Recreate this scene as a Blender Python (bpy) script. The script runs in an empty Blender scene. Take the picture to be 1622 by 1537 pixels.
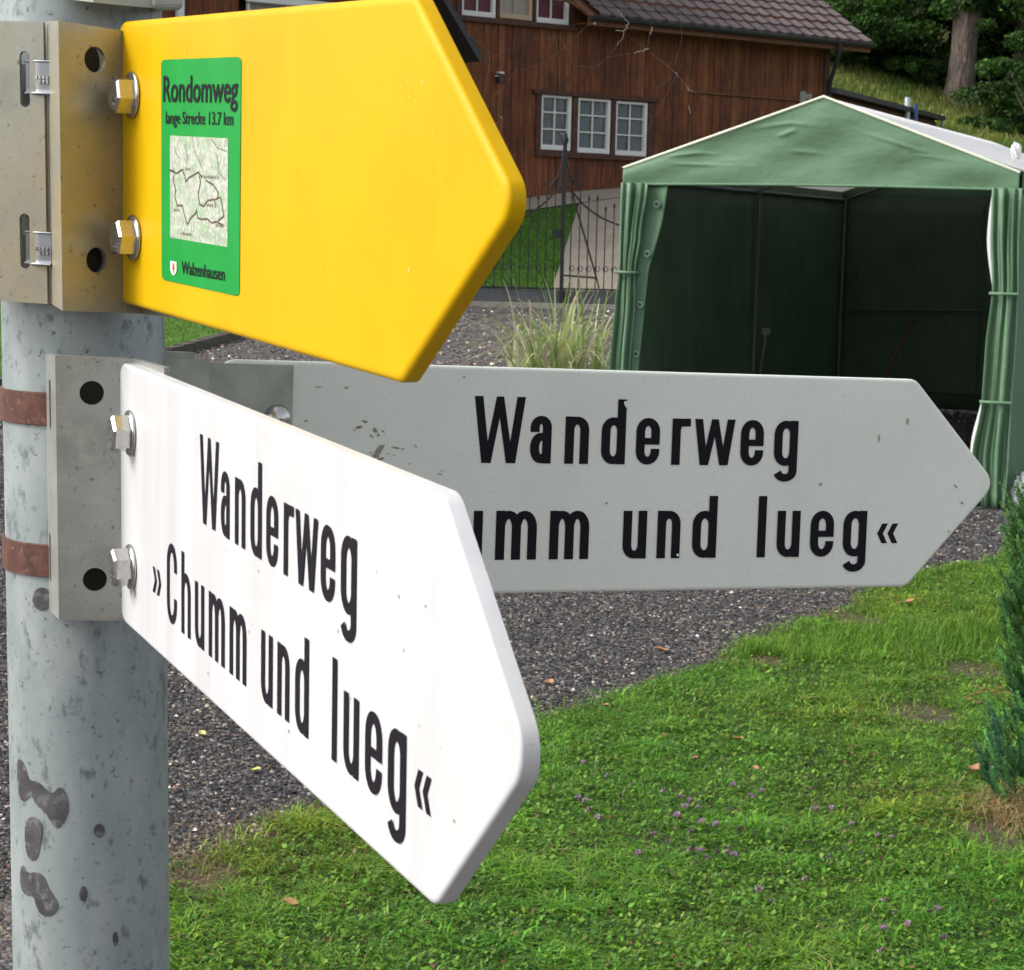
import bpy, bmesh, math, random
import numpy as np
from mathutils import Vector, Matrix
random.seed(7); RNG = np.random.default_rng(7)
SC = bpy.context.scene
COL = SC.collection
# ------------------------------------------------------------------ camera
F_PX, CX, CY = 3400.0, 811.0, 768.5
CAM_H = 1.62
DN = Vector((-0.024, 0.9928, 0.117)).normalized()      # world down seen from the camera (x right, y down, z forward)
_zc = Vector((0, 0, 1)); _Y = (_zc - DN * _zc.dot(DN)).normalized(); _Z = -DN; _X = _Y.cross(_Z)
def dirw(v): v = Vector(v); return Vector((_X.dot(v), _Y.dot(v), _Z.dot(v)))
CAM = Vector((0, 0, CAM_H))
def c2w(v): return CAM + dirw(v)
def P(px, py, d): return c2w(((px - CX) / F_PX * d, (py - CY) / F_PX * d, d))
def ray(px, py): return dirw(((px - CX) / F_PX, (py - CY) / F_PX, 1.0))
cd = bpy.data.cameras.new('camera'); cam = bpy.data.objects.new('camera', cd); COL.objects.link(cam); SC.camera = cam
cd.sensor_fit = 'HORIZONTAL'; cd.sensor_width = 36.0; cd.lens = F_PX / 1622 * 36.0
cd.clip_start = 0.05; cd.clip_end = 1000
rx, ry, rz = dirw((1, 0, 0)), dirw((0, -1, 0)), dirw((0, 0, -1))
M = Matrix(((rx.x, ry.x, rz.x, 0), (rx.y, ry.y, rz.y, 0), (rx.z, ry.z, rz.z, CAM_H), (0, 0, 0, 1)))
cam.matrix_world = M
cd.dof.use_dof = True; cd.dof.focus_distance = 1.25; cd.dof.aperture_fstop = 85
# ------------------------------------------------------------------ light
SUN_EL, SUN_AZ = math.radians(42), math.radians(262)
w = bpy.data.worlds.new('World'); SC.world = w; w.use_nodes = True
nt = w.node_tree; nt.nodes.clear()
sky = nt.nodes.new('ShaderNodeTexSky'); sky.sky_type = 'NISHITA'; sky.sun_disc = False
sky.sun_elevation = SUN_EL; sky.sun_rotation = SUN_AZ; sky.air_density = 1.0; sky.dust_density = 4.0; sky.ozone_density = 0.6
bg = nt.nodes.new('ShaderNodeBackground'); bg.inputs[1].default_value = 0.15
wo = nt.nodes.new('ShaderNodeOutputWorld'); hs = nt.nodes.new('ShaderNodeHueSaturation'); hs.inputs['Saturation'].default_value = .30; nt.links.new(sky.outputs[0], hs.inputs['Color']); nt.links.new(hs.outputs[0], bg.inputs[0]); nt.links.new(bg.outputs[0], wo.inputs[0])
sd = bpy.data.lights.new('sun', 'SUN'); sd.energy = 1.0; sd.angle = math.radians(22); sd.color = (1.0, 0.97, 0.92)
so = bpy.data.objects.new('sun', sd); COL.objects.link(so)
sv = Vector((math.sin(SUN_AZ) * math.cos(SUN_EL), math.cos(SUN_AZ) * math.cos(SUN_EL), math.sin(SUN_EL)))
so.rotation_euler = sv.to_track_quat('Z', 'Y').to_euler()
SC.view_settings.view_transform = 'Standard'; SC.view_settings.look = 'None'
SC.view_settings.exposure = 0.87; SC.view_settings.gamma = 1.0; SC.view_settings.use_curve_mapping = False
SC.render.engine = 'CYCLES'
SC.render.resolution_x = 1024; SC.render.resolution_y = 970
# ------------------------------------------------------------------ materials
MATS = {}
def mat(name, col, rough=0.6, metal=0.0, noise=None, bump=None, attr=None, spec=None, coat=0, trans=0, build=None):
    """noise=(scale, amount, stretch xyz, second colour); bump=(scale, strength, distance)"""
    if name in MATS: return MATS[name]
    m = bpy.data.materials.new(name); m.use_nodes = True; t = m.node_tree; b = t.nodes['Principled BSDF']
    b.inputs['Base Color'].default_value = (*col, 1); b.inputs['Roughness'].default_value = rough; b.inputs['Metallic'].default_value = metal
    if spec is not None: b.inputs['Specular IOR Level'].default_value = spec
    if coat: b.inputs['Coat Weight'].default_value = coat
    L = t.links.new; N = t.nodes.new
    tc = N('ShaderNodeTexCoord'); src = None
    if attr:
        a = N('ShaderNodeAttribute'); a.attribute_name = attr; src = a.outputs['Color']
    if noise:
        for k, (sc, lo, hi, c2, st) in enumerate(noise):
            mp = N('ShaderNodeMapping'); mp.inputs['Scale'].default_value = st; L(tc.outputs['Object'], mp.inputs[0])
            n = N('ShaderNodeTexNoise'); n.inputs['Scale'].default_value = sc; n.inputs['Detail'].default_value = 6; n.inputs['Roughness'].default_value = .65
            L(mp.outputs[0], n.inputs[0])
            r = N('ShaderNodeMapRange'); r.inputs['From Min'].default_value = lo; r.inputs['From Max'].default_value = hi; L(n.outputs[0], r.inputs[0])
            mx = N('ShaderNodeMix'); mx.data_type = 'RGBA'; L(r.outputs[0], mx.inputs[0])
            if src: L(src, mx.inputs[6])
            else: mx.inputs[6].default_value = (*col, 1)
            mx.inputs[7].default_value = (*c2, 1); src = mx.outputs[2]
    if src: L(src, b.inputs['Base Color'])
    if bump:
        sc, s, d = bump[:3]; mp = N('ShaderNodeMapping'); mp.inputs['Scale'].default_value = bump[3] if len(bump) > 3 else (1, 1, 1); L(tc.outputs['Object'], mp.inputs[0])
        n = N('ShaderNodeTexNoise'); n.inputs['Scale'].default_value = sc; n.inputs['Detail'].default_value = 5; L(mp.outputs[0], n.inputs[0])
        bp = N('ShaderNodeBump'); bp.inputs['Strength'].default_value = s; bp.inputs['Distance'].default_value = d
        L(n.outputs[0], bp.inputs['Height']); L(bp.outputs[0], b.inputs['Normal'])
    if trans:
        tr = N('ShaderNodeBsdfTranslucent'); ms = N('ShaderNodeMixShader'); ms.inputs[0].default_value = trans
        if src: L(src, tr.inputs[0])
        else: tr.inputs[0].default_value = (*col, 1)
        L(b.outputs[0], ms.inputs[1]); L(tr.outputs[0], ms.inputs[2]); L(ms.outputs[0], t.nodes['Material Output'].inputs[0])
    if build: build(t, b, tc, L, N)
    MATS[name] = m; return m
one = (1, 1, 1)
WHITE = mat('white enamel', (.61, .61, .625), .36, spec=.3, noise=[(30, .42, .72, (.50, .50, .505), (1, .10, 1)), (7, .5, .8, (.53, .53, .52), one), (230, .68, .75, (.30, .29, .27), one)], bump=(30, .05, .001))
WHITE_R = mat('weathered white enamel', (.79, .82, .75), .40, spec=.35, noise=[(9, .5, .8, (.72, .75, .67), one), (200, .68, .76, (.38, .38, .30), one), (400, .5, .8, (.68, .70, .64), one)], bump=(30, .05, .001))
YELLOW = mat('yellow enamel', (.62, .370, .0005), .42, spec=.14, noise=[(8, .45, .8, (.56, .325, .0005), one), (25, .5, .8, (.66, .41, .004), (1, .15, 1)), (45, .62, .8, (.50, .31, .01), (1, .3, 1)), (180, .72, .78, (.8, .65, .25), (1, .5, 1))], bump=(20, .06, .001))
BLACK = mat('black lettering', (.008, .006, .011), .55, spec=.15)
GALV = mat('galvanised steel', (.33, .375, .375), .50, .30, noise=[(13, .36, .70, (.235, .28, .285), (1, 1, .22)), (45, .45, .70, (.38, .42, .415), (1, 1, .5)), (110, .56, .66, (.16, .19, .19), (1, 1, .6)), (260, .60, .70, (.09, .105, .105), one)], bump=(80, .15, .001))
PLATE = mat('aluminium bracket', (.40, .41, .375), .40, .55, noise=[(22, .35, .7, (.29, .30, .265), one), (70, .5, .75, (.46, .45, .40), one), (300, .60, .72, (.13, .125, .10), one)], bump=(400, .12, .0005))
PLATE_R = mat('algae stained bracket', (.42, .44, .38), .55, .3, noise=[(25, .4, .7, (.22, .25, .19), one), (260, .62, .75, (.15, .16, .10), one)], bump=(300, .1, .0005))
STEEL = mat('bolt steel', (.52, .51, .49), .22, .95, bump=(300, .25, .001))
RUST = mat('rusty band', (.125, .050, .034), .75, .2, noise=[(60, .35, .65, (.07, .030, .024), one), (140, .5, .7, (.17, .075, .05), one), (250, .6, .75, (.35, .22, .17), one)], bump=(200, .3, .001))
DIRT = mat('dark pole stain', (.10, .10, .10), .55, .15, noise=[(40, .40, .62, (.055, .052, .052), one), (150, .52, .66, (.20, .215, .215), one)])
STICK = mat('green sticker', (.004, .255, .036), .45, spec=.2, noise=[(30, .4, .8, (.008, .30, .05), one), (400, .68, .76, (.12, .42, .18), one)])
MAPW = mat('printed map', (.44, .47, .38), .5, noise=[(90, .42, .60, (.27, .40, .23), one), (220, .50, .62, (.30, .29, .27), one), (420, .52, .62, (.55, .56, .50), one)])
MAPL = mat('map line', (.10, .06, .045), .5)
RED = mat('crest red', (.5, .03, .03), .5); CREST = mat('crest white', (.75, .75, .68), .5)
WOOD = mat('stained larch boards', (.10, .026, .009), .8, attr='tint', noise=[(5, .47, .72, (.26, .095, .030), (4, 4, .35)), (9, .52, .72, (.030, .010, .006), (4, 4, .35)), (.8, .5, .7, (.05, .016, .008), one)], bump=(30, .5, .01, (3, 3, .3)))
TRIMW = mat('dark wood trim', (.055, .020, .012), .75, noise=[(8, .4, .8, (.10, .04, .02), (1, 1, 1))])
EAVEW = mat('eave board', (.16, .065, .025), .75, noise=[(8, .4, .8, (.08, .03, .015), (1, 1, 1))])
WFRAME = mat('white window paint', (.70, .70, .68), .5)
BFRAME = mat('beige window paint', (.42, .33, .20), .55)
GLASSD = mat('dark window glass', (.045, .055, .060), .08, noise=[(1.5, .4, .6, (.11, .125, .13), one)], spec=.8)
CURT = mat('window curtain', (.13, .15, .165), .8)
REDC = mat('dark red curtain', (.08, .008, .015), .5)
BEIGEI = mat('beige blind', (.30, .27, .24), .6)
TILE = mat('concrete roof tile', (.115, .085, .085), .8, attr='tint', noise=[(3, .4, .8, (.16, .125, .115), one)], bump=(25, .4, .01))
GUTTER = mat('dark gutter', (.035, .038, .042), .45, .3)
IRON = mat('wrought iron', (.018, .02, .022), .55, .3)
PLINTH = mat('grey plinth board', (.055, .06, .068), .7, noise=[(4, .4, .7, (.08, .085, .09), one)])
KERB = mat('kerb stone', (.30, .28, .24), .85, noise=[(10, .4, .7, (.18, .17, .14), one)], bump=(40, .5, .01))
PATH = mat('paved path', (.34, .29, .225), .85, noise=[(3, .4, .7, (.27, .23, .18), one), (60, .5, .7, (.20, .18, .17), one)], bump=(50, .5, .01))
TENTG = mat('green tarpaulin', (.125, .235, .135), .6, trans=.14, noise=[(3, .4, .8, (.15, .27, .16), one), (40, .55, .8, (.10, .19, .11), one)], bump=(6, .35, .03, (1, 1, 1.6)), spec=.4)
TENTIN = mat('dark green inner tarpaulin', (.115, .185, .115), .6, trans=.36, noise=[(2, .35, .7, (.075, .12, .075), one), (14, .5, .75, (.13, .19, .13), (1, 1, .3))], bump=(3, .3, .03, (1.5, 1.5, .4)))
TENTW = mat('white tarpaulin', (.80, .80, .80), .5, trans=.35, bump=(5, .3, .02))
TENTC = mat('cream seam', (.62, .66, .52), .6)
TUBE = mat('tent tube', (.17, .18, .17), .5, .3)
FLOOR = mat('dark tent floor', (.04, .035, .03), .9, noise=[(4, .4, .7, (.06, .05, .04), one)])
BARK = mat('tree bark', (.16, .125, .10), .9, noise=[(5, .4, .7, (.06, .045, .035), (2, 2, .4)), (14, .5, .7, (.25, .20, .165), (2, 2, .4))], bump=(8, 1.0, .08, (2, 2, .4)))
LEAFM = mat('foliage', (.05, .1, .02), .6, attr='tint', trans=.3, spec=.25)
GRASSM = mat('grass blades', (.1, .2, .03), .5, attr='tint', trans=.35, spec=.25)
STONEM = mat('gravel stones', (.1, .1, .1), .75, attr='tint', spec=.3)
LEAFDRY = mat('dry leaf', (.42, .21, .10), .7, noise=[(60, .4, .7, (.26, .13, .06), one)])
PETAL = mat('purple petals', (.24, .12, .26), .7, attr='tint')
SILK = mat('spider silk', (.20, .19, .17), .7)
PLASTIC = mat('white plastic bag', (.75, .76, .78), .4)
def gravel_build(t, b, tc, L, N):
    v = N('ShaderNodeTexVoronoi'); v.inputs['Scale'].default_value = 75; L(tc.outputs['Object'], v.inputs[0])
    cr = N('ShaderNodeValToRGB'); e = cr.color_ramp.elements
    e[0].position = 0; e[0].color = (.035, .034, .037, 1); e[1].position = 1; e[1].color = (.30, .27, .25, 1)
    for p, c in ((.35, (.055, .053, .058, 1)), (.6, (.085, .078, .078, 1)), (.82, (.14, .12, .105, 1)), (.93, (.2, .16, .13, 1))):
        k = e.new(p); k.color = c
    sp = N('ShaderNodeSeparateColor'); L(v.outputs['Color'], sp.inputs[0]); L(sp.outputs[0], cr.inputs[0])
    n = N('ShaderNodeTexNoise'); n.inputs['Scale'].default_value = 1.3; n.inputs['Detail'].default_value = 4; L(tc.outputs['Object'], n.inputs[0])
    r = N('ShaderNodeMapRange'); r.inputs['From Min'].default_value = .56; r.inputs['From Max'].default_value = .72; r.inputs['To Max'].default_value = .5; L(n.outputs[0], r.inputs[0])
    mx = N('ShaderNodeMix'); mx.data_type = 'RGBA'; L(r.outputs[0], mx.inputs[0]); L(cr.outputs[0], mx.inputs[6]); mx.inputs[7].default_value = (.16, .11, .07, 1)
    L(mx.outputs[2], b.inputs['Base Color'])
    bp = N('ShaderNodeBump'); bp.inputs['Strength'].default_value = 1; bp.inputs['Distance'].default_value = .012; bp.invert = True
    L(v.outputs['Distance'], bp.inputs['Height']); L(bp.outputs[0], b.inputs['Normal'])
GRAVEL = mat('gravel', (.1, .1, .1), .85, build=gravel_build)
SOIL = mat('lawn soil', (.075, .055, .032), .9, noise=[(45, .4, .65, (.035, .035, .016), one), (120, .55, .65, (.16, .12, .075), one)], bump=(60, .6, .02))
LAWN = mat('mown lawn', (.085, .19, .022), .8, noise=[(1.2, .4, .7, (.11, .21, .03), one), (40, .45, .65, (.05, .12, .015), one)], bump=(60, .8, .02))
HILL = mat('hillside meadow', (.085, .12, .022), .9, noise=[(.35, .42, .6, (.22, .19, .055), one), (2.5, .45, .7, (.07, .11, .02), one), (14, .5, .7, (.20, .18, .06), one)], bump=(10, .8, .05))
# ------------------------------------------------------------------ mesh helpers
def tag(o, label=None, cat=None, group=None, kind=None):
    if label: o['label'] = label
    if cat: o['category'] = cat
    if group: o['group'] = group
    if kind: o['kind'] = kind
    return o
def empty(name, mw=None, loc=(0, 0, 0), rz=0.0):
    o = bpy.data.objects.new(name, None); COL.objects.link(o); o.empty_display_size = .1
    o.matrix_world = mw if mw is not None else Matrix.Translation(loc) @ Matrix.Rotation(rz, 4, 'Z')
    return o
def link(name, me, m, parent=None, local=False):
    """mesh given in world coordinates unless local; parented keeping position"""
    o = bpy.data.objects.new(name, me); COL.objects.link(o)
    for mm in (m if isinstance(m, (list, tuple)) else [m]): me.materials.append(mm)
    if parent is not None:
        o.parent = parent
        if not local:
            mw = parent['_mw'] if '_mw' in parent else None
            o.matrix_parent_inverse = WM(parent).inverted()
    return o
def WM(o):
    m = o.matrix_basis.copy()
    if o.parent: m = WM(o.parent) @ o.matrix_parent_inverse @ m
    return m
class MB:
    def __init__(s): s.v = []; s.f = []; s.sm = []; s.mi = []
    def add(s, vs, fs, smooth=False, mi=0):
        n = len(s.v); s.v += [tuple(v) for v in vs]
        for f in fs: s.f.append([n + i for i in f]); s.sm.append(smooth); s.mi.append(mi)
    def box(s, c, d, R=None, mi=0):
        c = Vector(c); vs = []
        for z in (-.5, .5):
            for y in (-.5, .5):
                for x in (-.5, .5):
                    p = Vector((x * d[0], y * d[1], z * d[2])); vs.append(c + (R @ p if R else p))
        s.add(vs, [(0, 2, 3, 1), (4, 5, 7, 6), (0, 1, 5, 4), (1, 3, 7, 5), (3, 2, 6, 7), (2, 0, 4, 6)], mi=mi)
    def tube(s, pts, r, n=8, cap=True, mi=0):
        pts = [Vector(p) for p in pts]; rs = r if isinstance(r, (list, tuple)) else [r] * len(pts); vs = []
        up = None
        for i, p in enumerate(pts):
            t = (pts[min(i + 1, len(pts) - 1)] - pts[max(i - 1, 0)]).normalized()
            if up is None: up = t.orthogonal().normalized()
            up = (up - t * up.dot(t)).normalized(); b = t.cross(up)
            for k in range(n):
                a = 2 * math.pi * k / n; vs.append(p + (up * math.cos(a) + b * math.sin(a)) * rs[i])
        fs = [(i * n + k, i * n + (k + 1) % n, (i + 1) * n + (k + 1) % n, (i + 1) * n + k) for i in range(len(pts) - 1) for k in range(n)]
        s.add(vs, fs, True, mi)
        if cap:
            m = len(pts) - 1
            s.add(vs[:n], [tuple(reversed(range(n)))], mi=mi); s.add(vs[m * n:], [tuple(range(n))], mi=mi)
    def prism(s, poly, z0, z1, mi=0):
        n = len(poly); vs = [(x, y, z0) for x, y in poly] + [(x, y, z1) for x, y in poly]
        s.add(vs, [tuple(reversed(range(n))), tuple(range(n, 2 * n))] + [(i, (i + 1) % n, n + (i + 1) % n, n + i) for i in range(n)], mi=mi)
    def grid(s, fn, nu, nv, smooth=True, mi=0, flip=False):
        vs = [fn(i / nu, j / nv) for j in range(nv + 1) for i in range(nu + 1)]
        fs = []
        for j in range(nv):
            for i in range(nu):
                a = j * (nu + 1) + i; q = (a, a + 1, a + nu + 2, a + nu + 1); fs.append(q[::-1] if flip else q)
        s.add(vs, fs, smooth, mi)
    def mesh(s, name='m'):
        me = bpy.data.meshes.new(name); me.from_pydata(s.v, [], s.f); me.polygons.foreach_set('use_smooth', s.sm); me.polygons.foreach_set('material_index', s.mi)
        me.update(); return me
    def build(s, name, m, parent=None, local=False): return link(name, s.mesh(name), m, parent, local)
def np_mesh(name, V, Fc, tint=None, smooth=False):
    """V (n,3); Fc (m,k) equal sized faces; tint per vertex (n,3)"""
    me = bpy.data.meshes.new(name); n, (m, k) = len(V), Fc.shape
    me.vertices.add(n); me.vertices.foreach_set('co', V.astype(np.float32).ravel())
    me.loops.add(m * k); me.loops.foreach_set('vertex_index', Fc.astype(np.int32).ravel())
    me.polygons.add(m); me.polygons.foreach_set('loop_start', np.arange(m, dtype=np.int32) * k)
    me.polygons.foreach_set('use_smooth', np.full(m, smooth))
    if tint is not None:
        a = me.attributes.new('tint', 'FLOAT_COLOR', 'POINT'); c = np.ones((n, 4), np.float32); c[:, :3] = tint; a.data.foreach_set('color', c.ravel())
    me.update(calc_edges=True); return me
def set_tint(me, cols):
    a = me.attributes.new('tint', 'FLOAT_COLOR', 'POINT'); c = np.ones((len(me.vertices), 4), np.float32); c[:, :3] = cols; a.data.foreach_set('color', c.ravel())
def inpoly(x, y, poly):
    x = np.asarray(x); y = np.asarray(y); r = np.zeros(x.shape, bool); n = len(poly)
    for i in range(n):
        x0, y0 = poly[i]; x1, y1 = poly[(i + 1) % n]
        if y0 == y1: continue
        c = ((y0 > y) != (y1 > y)) & (x < (x1 - x0) * (y - y0) / (y1 - y0) + x0); r ^= c
    return r
# ------------------------------------------------------------------ terrain
def terrain(x, y):
    x = np.asarray(x, float); y = np.asarray(y, float)
    z = np.interp(y, [16, 30, 37.5, 45, 55, 110], [0, .59, 2.3, 3.45, 5.3, 24])
    k = np.clip((y - 40) / 12, 0, 1)
    return z - k * np.clip(x - 8, -3, 14) * .2
def tz(x, y): return float(terrain(x, y))
def G(px, py):
    d = ray(px, py); lo, hi = 1.0, 1.0
    t = 1.0
    while t < 200:
        p = CAM + d * t
        if p.z < tz(p.x, p.y): break
        t += .25
    lo, hi = t - .25, t
    for _ in range(25):
        m = (lo + hi) / 2; p = CAM + d * m
        if p.z < tz(p.x, p.y): hi = m
        else: lo = m
    return CAM + d * hi
def terrain_sheet(name, xs, ys, off, m, keep=None, kind='structure'):
    X, Y = np.meshgrid(xs, ys); Z = terrain(X, Y) + off
    V = np.stack([X, Y, Z], -1).reshape(-1, 3); nx = len(xs)
    j, i = np.meshgrid(np.arange(len(ys) - 1), np.arange(nx - 1), indexing='ij'); a = (j * nx + i).ravel()
    Fc = np.stack([a, a + 1, a + nx + 1, a + nx], -1)
    if keep is not None:
        cx = V[Fc][:, :, 0].mean(1); cy = V[Fc][:, :, 1].mean(1); Fc = Fc[keep(cx, cy)]
    o = link(name, np_mesh(name, V, Fc, smooth=True), m); o['kind'] = kind; return o
terrain_sheet('ground', np.unique(np.concatenate([np.arange(-60, 61, 4), np.arange(-8, 24, 1.)])), np.unique(np.concatenate([[-20, -10, 0, 8, 16], np.arange(16, 56, 1.), np.arange(55, 111, 5)])), 0, GRAVEL)
# --- near lawn outline (ground coordinates taken along the photographed edge)
edge_px = [(60, 1620), (150, 1500), (215, 1430), (265, 1402), (330, 1365), (400, 1345), (450, 1303), (560, 1283), (640, 1240), (760, 1195), (860, 1150), (935, 1125), (1050, 1080), (1140, 1062), (1180, 1020), (1290, 985), (1345, 975), (1395, 925), (1480, 905), (1560, 893), (1640, 868), (1760, 850)]
edge = []
for px, py in edge_px:
    g = G(px, py); edge.append((g.x, g.y))
fine = []
for i in range(len(edge) - 1):
    for k in range(8):
        t = k / 8; fine.append((edge[i][0] * (1 - t) + edge[i + 1][0] * t + random.uniform(-.03, .03), edge[i][1] * (1 - t) + edge[i + 1][1] * t + random.uniform(-.04, .04)))
lawn_poly = [(-1.6, 3.0)] + fine + [edge[-1], (5.5, 13.0), (5.5, 3.0)]
bm = bmesh.new(); fc = bm.faces.new([bm.verts.new((x, y, .004)) for x, y in lawn_poly]); bmesh.ops.triangulate(bm, faces=[fc])
me = bpy.data.meshes.new('lawn'); bm.to_mesh(me); bm.free(); o = link('lawn', me, SOIL); o['kind'] = 'structure'
def blades(n, xy, h, wd, lean, cols, segs=2, zf=None, base=None):
    """n blades of grass at xy; arrays"""
    a = RNG.uniform(0, 2 * np.pi, n); b = a + np.pi / 2 + RNG.normal(0, .5, n)
    s = np.stack([np.cos(a), np.sin(a), np.zeros(n)], 1); l = np.stack([np.cos(b), np.sin(b), np.zeros(n)], 1)
    z = np.zeros(n) if zf is None else zf(xy[:, 0], xy[:, 1])
    B = np.stack([xy[:, 0], xy[:, 1], z], 1); up = np.array([0, 0, 1.])
    wd = wd[:, None]; h_ = h[:, None]; ln = lean[:, None]
    m = B + up * h_ * .6 + l * ln * h_ * .35; t = B + up * h_ * (1 - .35 * np.minimum(ln, 1.2)) + l * ln * h_
    V = np.stack([B - s * wd * .5, B + s * wd * .5, m + s * wd * .45, m - s * wd * .45, t + s * wd * .08, t - s * wd * .08], 1).reshape(-1, 3)
    k = np.arange(n)[:, None] * 6
    Fc = np.concatenate([k + np.array([0, 1, 2, 3]), k + np.array([3, 2, 4, 5])])
    T = np.repeat(cols, 6, 0)
    return V, Fc, T
def jitter_cols(n, choices, wts, var=.18):
    c = np.array(choices)[RNG.choice(len(choices), n, p=np.array(wts) / sum(wts))]
    return np.clip(c * (1 + RNG.normal(0, var, (n, 1))) * (1 + RNG.normal(0, .06, (n, 3))), .004, 1)
def vnoise(x, y, s, seed):
    r = np.random.default_rng(seed); g = r.random((64, 64)); x = x / s; y = y / s
    xi = np.floor(x).astype(int); yi = np.floor(y).astype(int); fx = x - xi; fy = y - yi; fx = fx * fx * (3 - 2 * fx); fy = fy * fy * (3 - 2 * fy)
    q = lambda a, b: g[a % 64, b % 64]
    return (q(xi, yi) * (1 - fx) + q(xi + 1, yi) * fx) * (1 - fy) + (q(xi, yi + 1) * (1 - fx) + q(xi + 1, yi + 1) * fx) * fy
bare = [(G(1465, 1135), .16), (G(1540, 1065), .14), (G(1360, 985), .14), (G(1600, 1330), .20), (G(1215, 1050), .1), (G(330, 1395), .10), (G(420, 1335), .06)]
def near_lawn():
    Vs, Fs, Ts, off = [], [], [], 0
    def put(V, Fc, T):
        nonlocal off
        Vs.append(V); Fs.append(Fc + off); Ts.append(T); off += len(V)
    def sample(n, grow=.03):
        y = 4.0 + RNG.random(n) ** 1.25 * 9.0; x = -1.3 + RNG.random(n) * 5.2
        ok = inpoly(x + RNG.normal(0, grow, n), y + RNG.normal(0, grow * 1.4, n), lawn_poly) & (x < .30 * y + .35) & (x > -.22 * y - .35)
        for g, r in bare:
            ok &= ~(((x - g.x) ** 2 + ((y - g.y) * .7) ** 2 < r * r * RNG.uniform(.3, 1.2, n)) & (RNG.random(n) < .93))
        return np.stack([x[ok], y[ok]], 1)
    GR = [(.100, .235, .022), (.150, .290, .026), (.075, .18, .020), (.195, .285, .042), (.060, .145, .03), (.30, .25, .12)]
    xy = sample(560000); n = len(xy)
    q = vnoise(xy[:, 0], xy[:, 1], .35, 3); q2 = vnoise(xy[:, 0] + 9, xy[:, 1], .11, 4)
    h = (.013 + .026 * q * q2 * 2 + RNG.random(n) * .014) * np.where(RNG.random(n) < .012, 1.6, 1)
    c = jitter_cols(n, GR, [5, 4, 4, 1.4, 2, .3]); q3 = vnoise(xy[:, 0], xy[:, 1] + 3, .045, 14); c *= (.35 + .85 * q2 + .55 * q3)[:, None]; c[:, 0] *= (.7 + .8 * vnoise(xy[:, 0], xy[:, 1], .6, 8)); h *= (.55 + .9 * q3)
    put(*blades(n, xy, h, RNG.uniform(.0020, .0052, n), RNG.uniform(.5, 2.0, n), c))
    # clover and weed leaves, small tilted diamonds
    xy = sample(420000); n = len(xy); q = vnoise(xy[:, 0], xy[:, 1], .22, 5); k_ = RNG.random(n) < q * 1.2; xy = xy[k_]; n = len(xy)
    r = RNG.uniform(.0028, .0080, n)[:, None]; a = RNG.uniform(0, 6.28, n)
    u = np.stack([np.cos(a), np.sin(a), RNG.normal(0, .45, n)], 1); v = np.stack([-np.sin(a), np.cos(a), RNG.normal(0, .45, n)], 1)
    C = np.stack([xy[:, 0], xy[:, 1], RNG.uniform(.010, .034, n)], 1)
    V = np.stack([C - u * r * 1.3, C - v * r * .8 + u * r * .1, C + u * r * 1.2, C + v * r * .8 + u * r * .1], 1).reshape(-1, 3)
    Fc = np.arange(n)[:, None] * 4 + np.arange(4)
    put(V, Fc, np.repeat(jitter_cols(n, [(.10, .23, .025), (.14, .28, .028), (.075, .175, .03), (.18, .26, .04), (.20, .12, .06)], [4, 4, 3, 1.2, .35], .28), 4, 0))
    # taller tussocks
    for px, py, hh, cnt, rad in [(1390, 1040, .11, 900, .16), (1300, 1040, .09, 500, .12), (1460, 1020, .12, 900, .16), (1500, 960, .08, 600, .18), (1205, 1045, .07, 500, .05), (1560, 1010, .12, 500, .1), (1430, 975, .06, 300, .06), (880, 1150, .05, 300, .12), (1330, 1120, .06, 700, .2), (1480, 1380, .06, 400, .12), (960, 1200, .055, 500, .18)]:
        g = G(px, py); xy = np.stack([g.x + RNG.normal(0, rad, cnt), g.y + RNG.normal(0, rad * 1.3, cnt)], 1); cnt_ = cnt
        for g2, r2 in bare: xy[((xy[:, 0] - g2.x) ** 2 + ((xy[:, 1] - g2.y) * .7) ** 2) < (r2 * .8) ** 2, 1] += r2 * 1.6
        put(*blades(cnt, xy, RNG.uniform(.4, 1, cnt) * hh, RNG.uniform(.002, .0045, cnt), RNG.uniform(.2, 1.0, cnt), jitter_cols(cnt, GR[:4], [4, 4, 2, 1])))
    me = np_mesh('grass', np.concatenate(Vs), np.concatenate(Fs), np.concatenate(Ts))
    tag(link('grass', me, GRASSM), 'short green grass and clover of the near lawn below the signs', 'grass', kind='stuff')
near_lawn()
def bare_litter():
    xy = []
    for g, r in bare: xy.append(np.stack([g.x + RNG.normal(0, r * .6, 260), g.y + RNG.normal(0, r * .75, 260)], 1))
    xy = np.concatenate(xy); n = len(xy)
    V, Fc, T = blades(n, xy, RNG.uniform(.004, .02, n), RNG.uniform(.002, .005, n), RNG.uniform(.8, 3, n), jitter_cols(n, [(.24, .17, .09), (.12, .08, .045), (.10, .18, .03), (.32, .24, .14)], [3, 3, 2, 1]))
    tag(link('thatch', np_mesh('thatch', V, Fc, T), GRASSM), 'dry thatch and debris on the bare patches of the lawn', 'dry grass', kind='stuff')
bare_litter()
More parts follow.
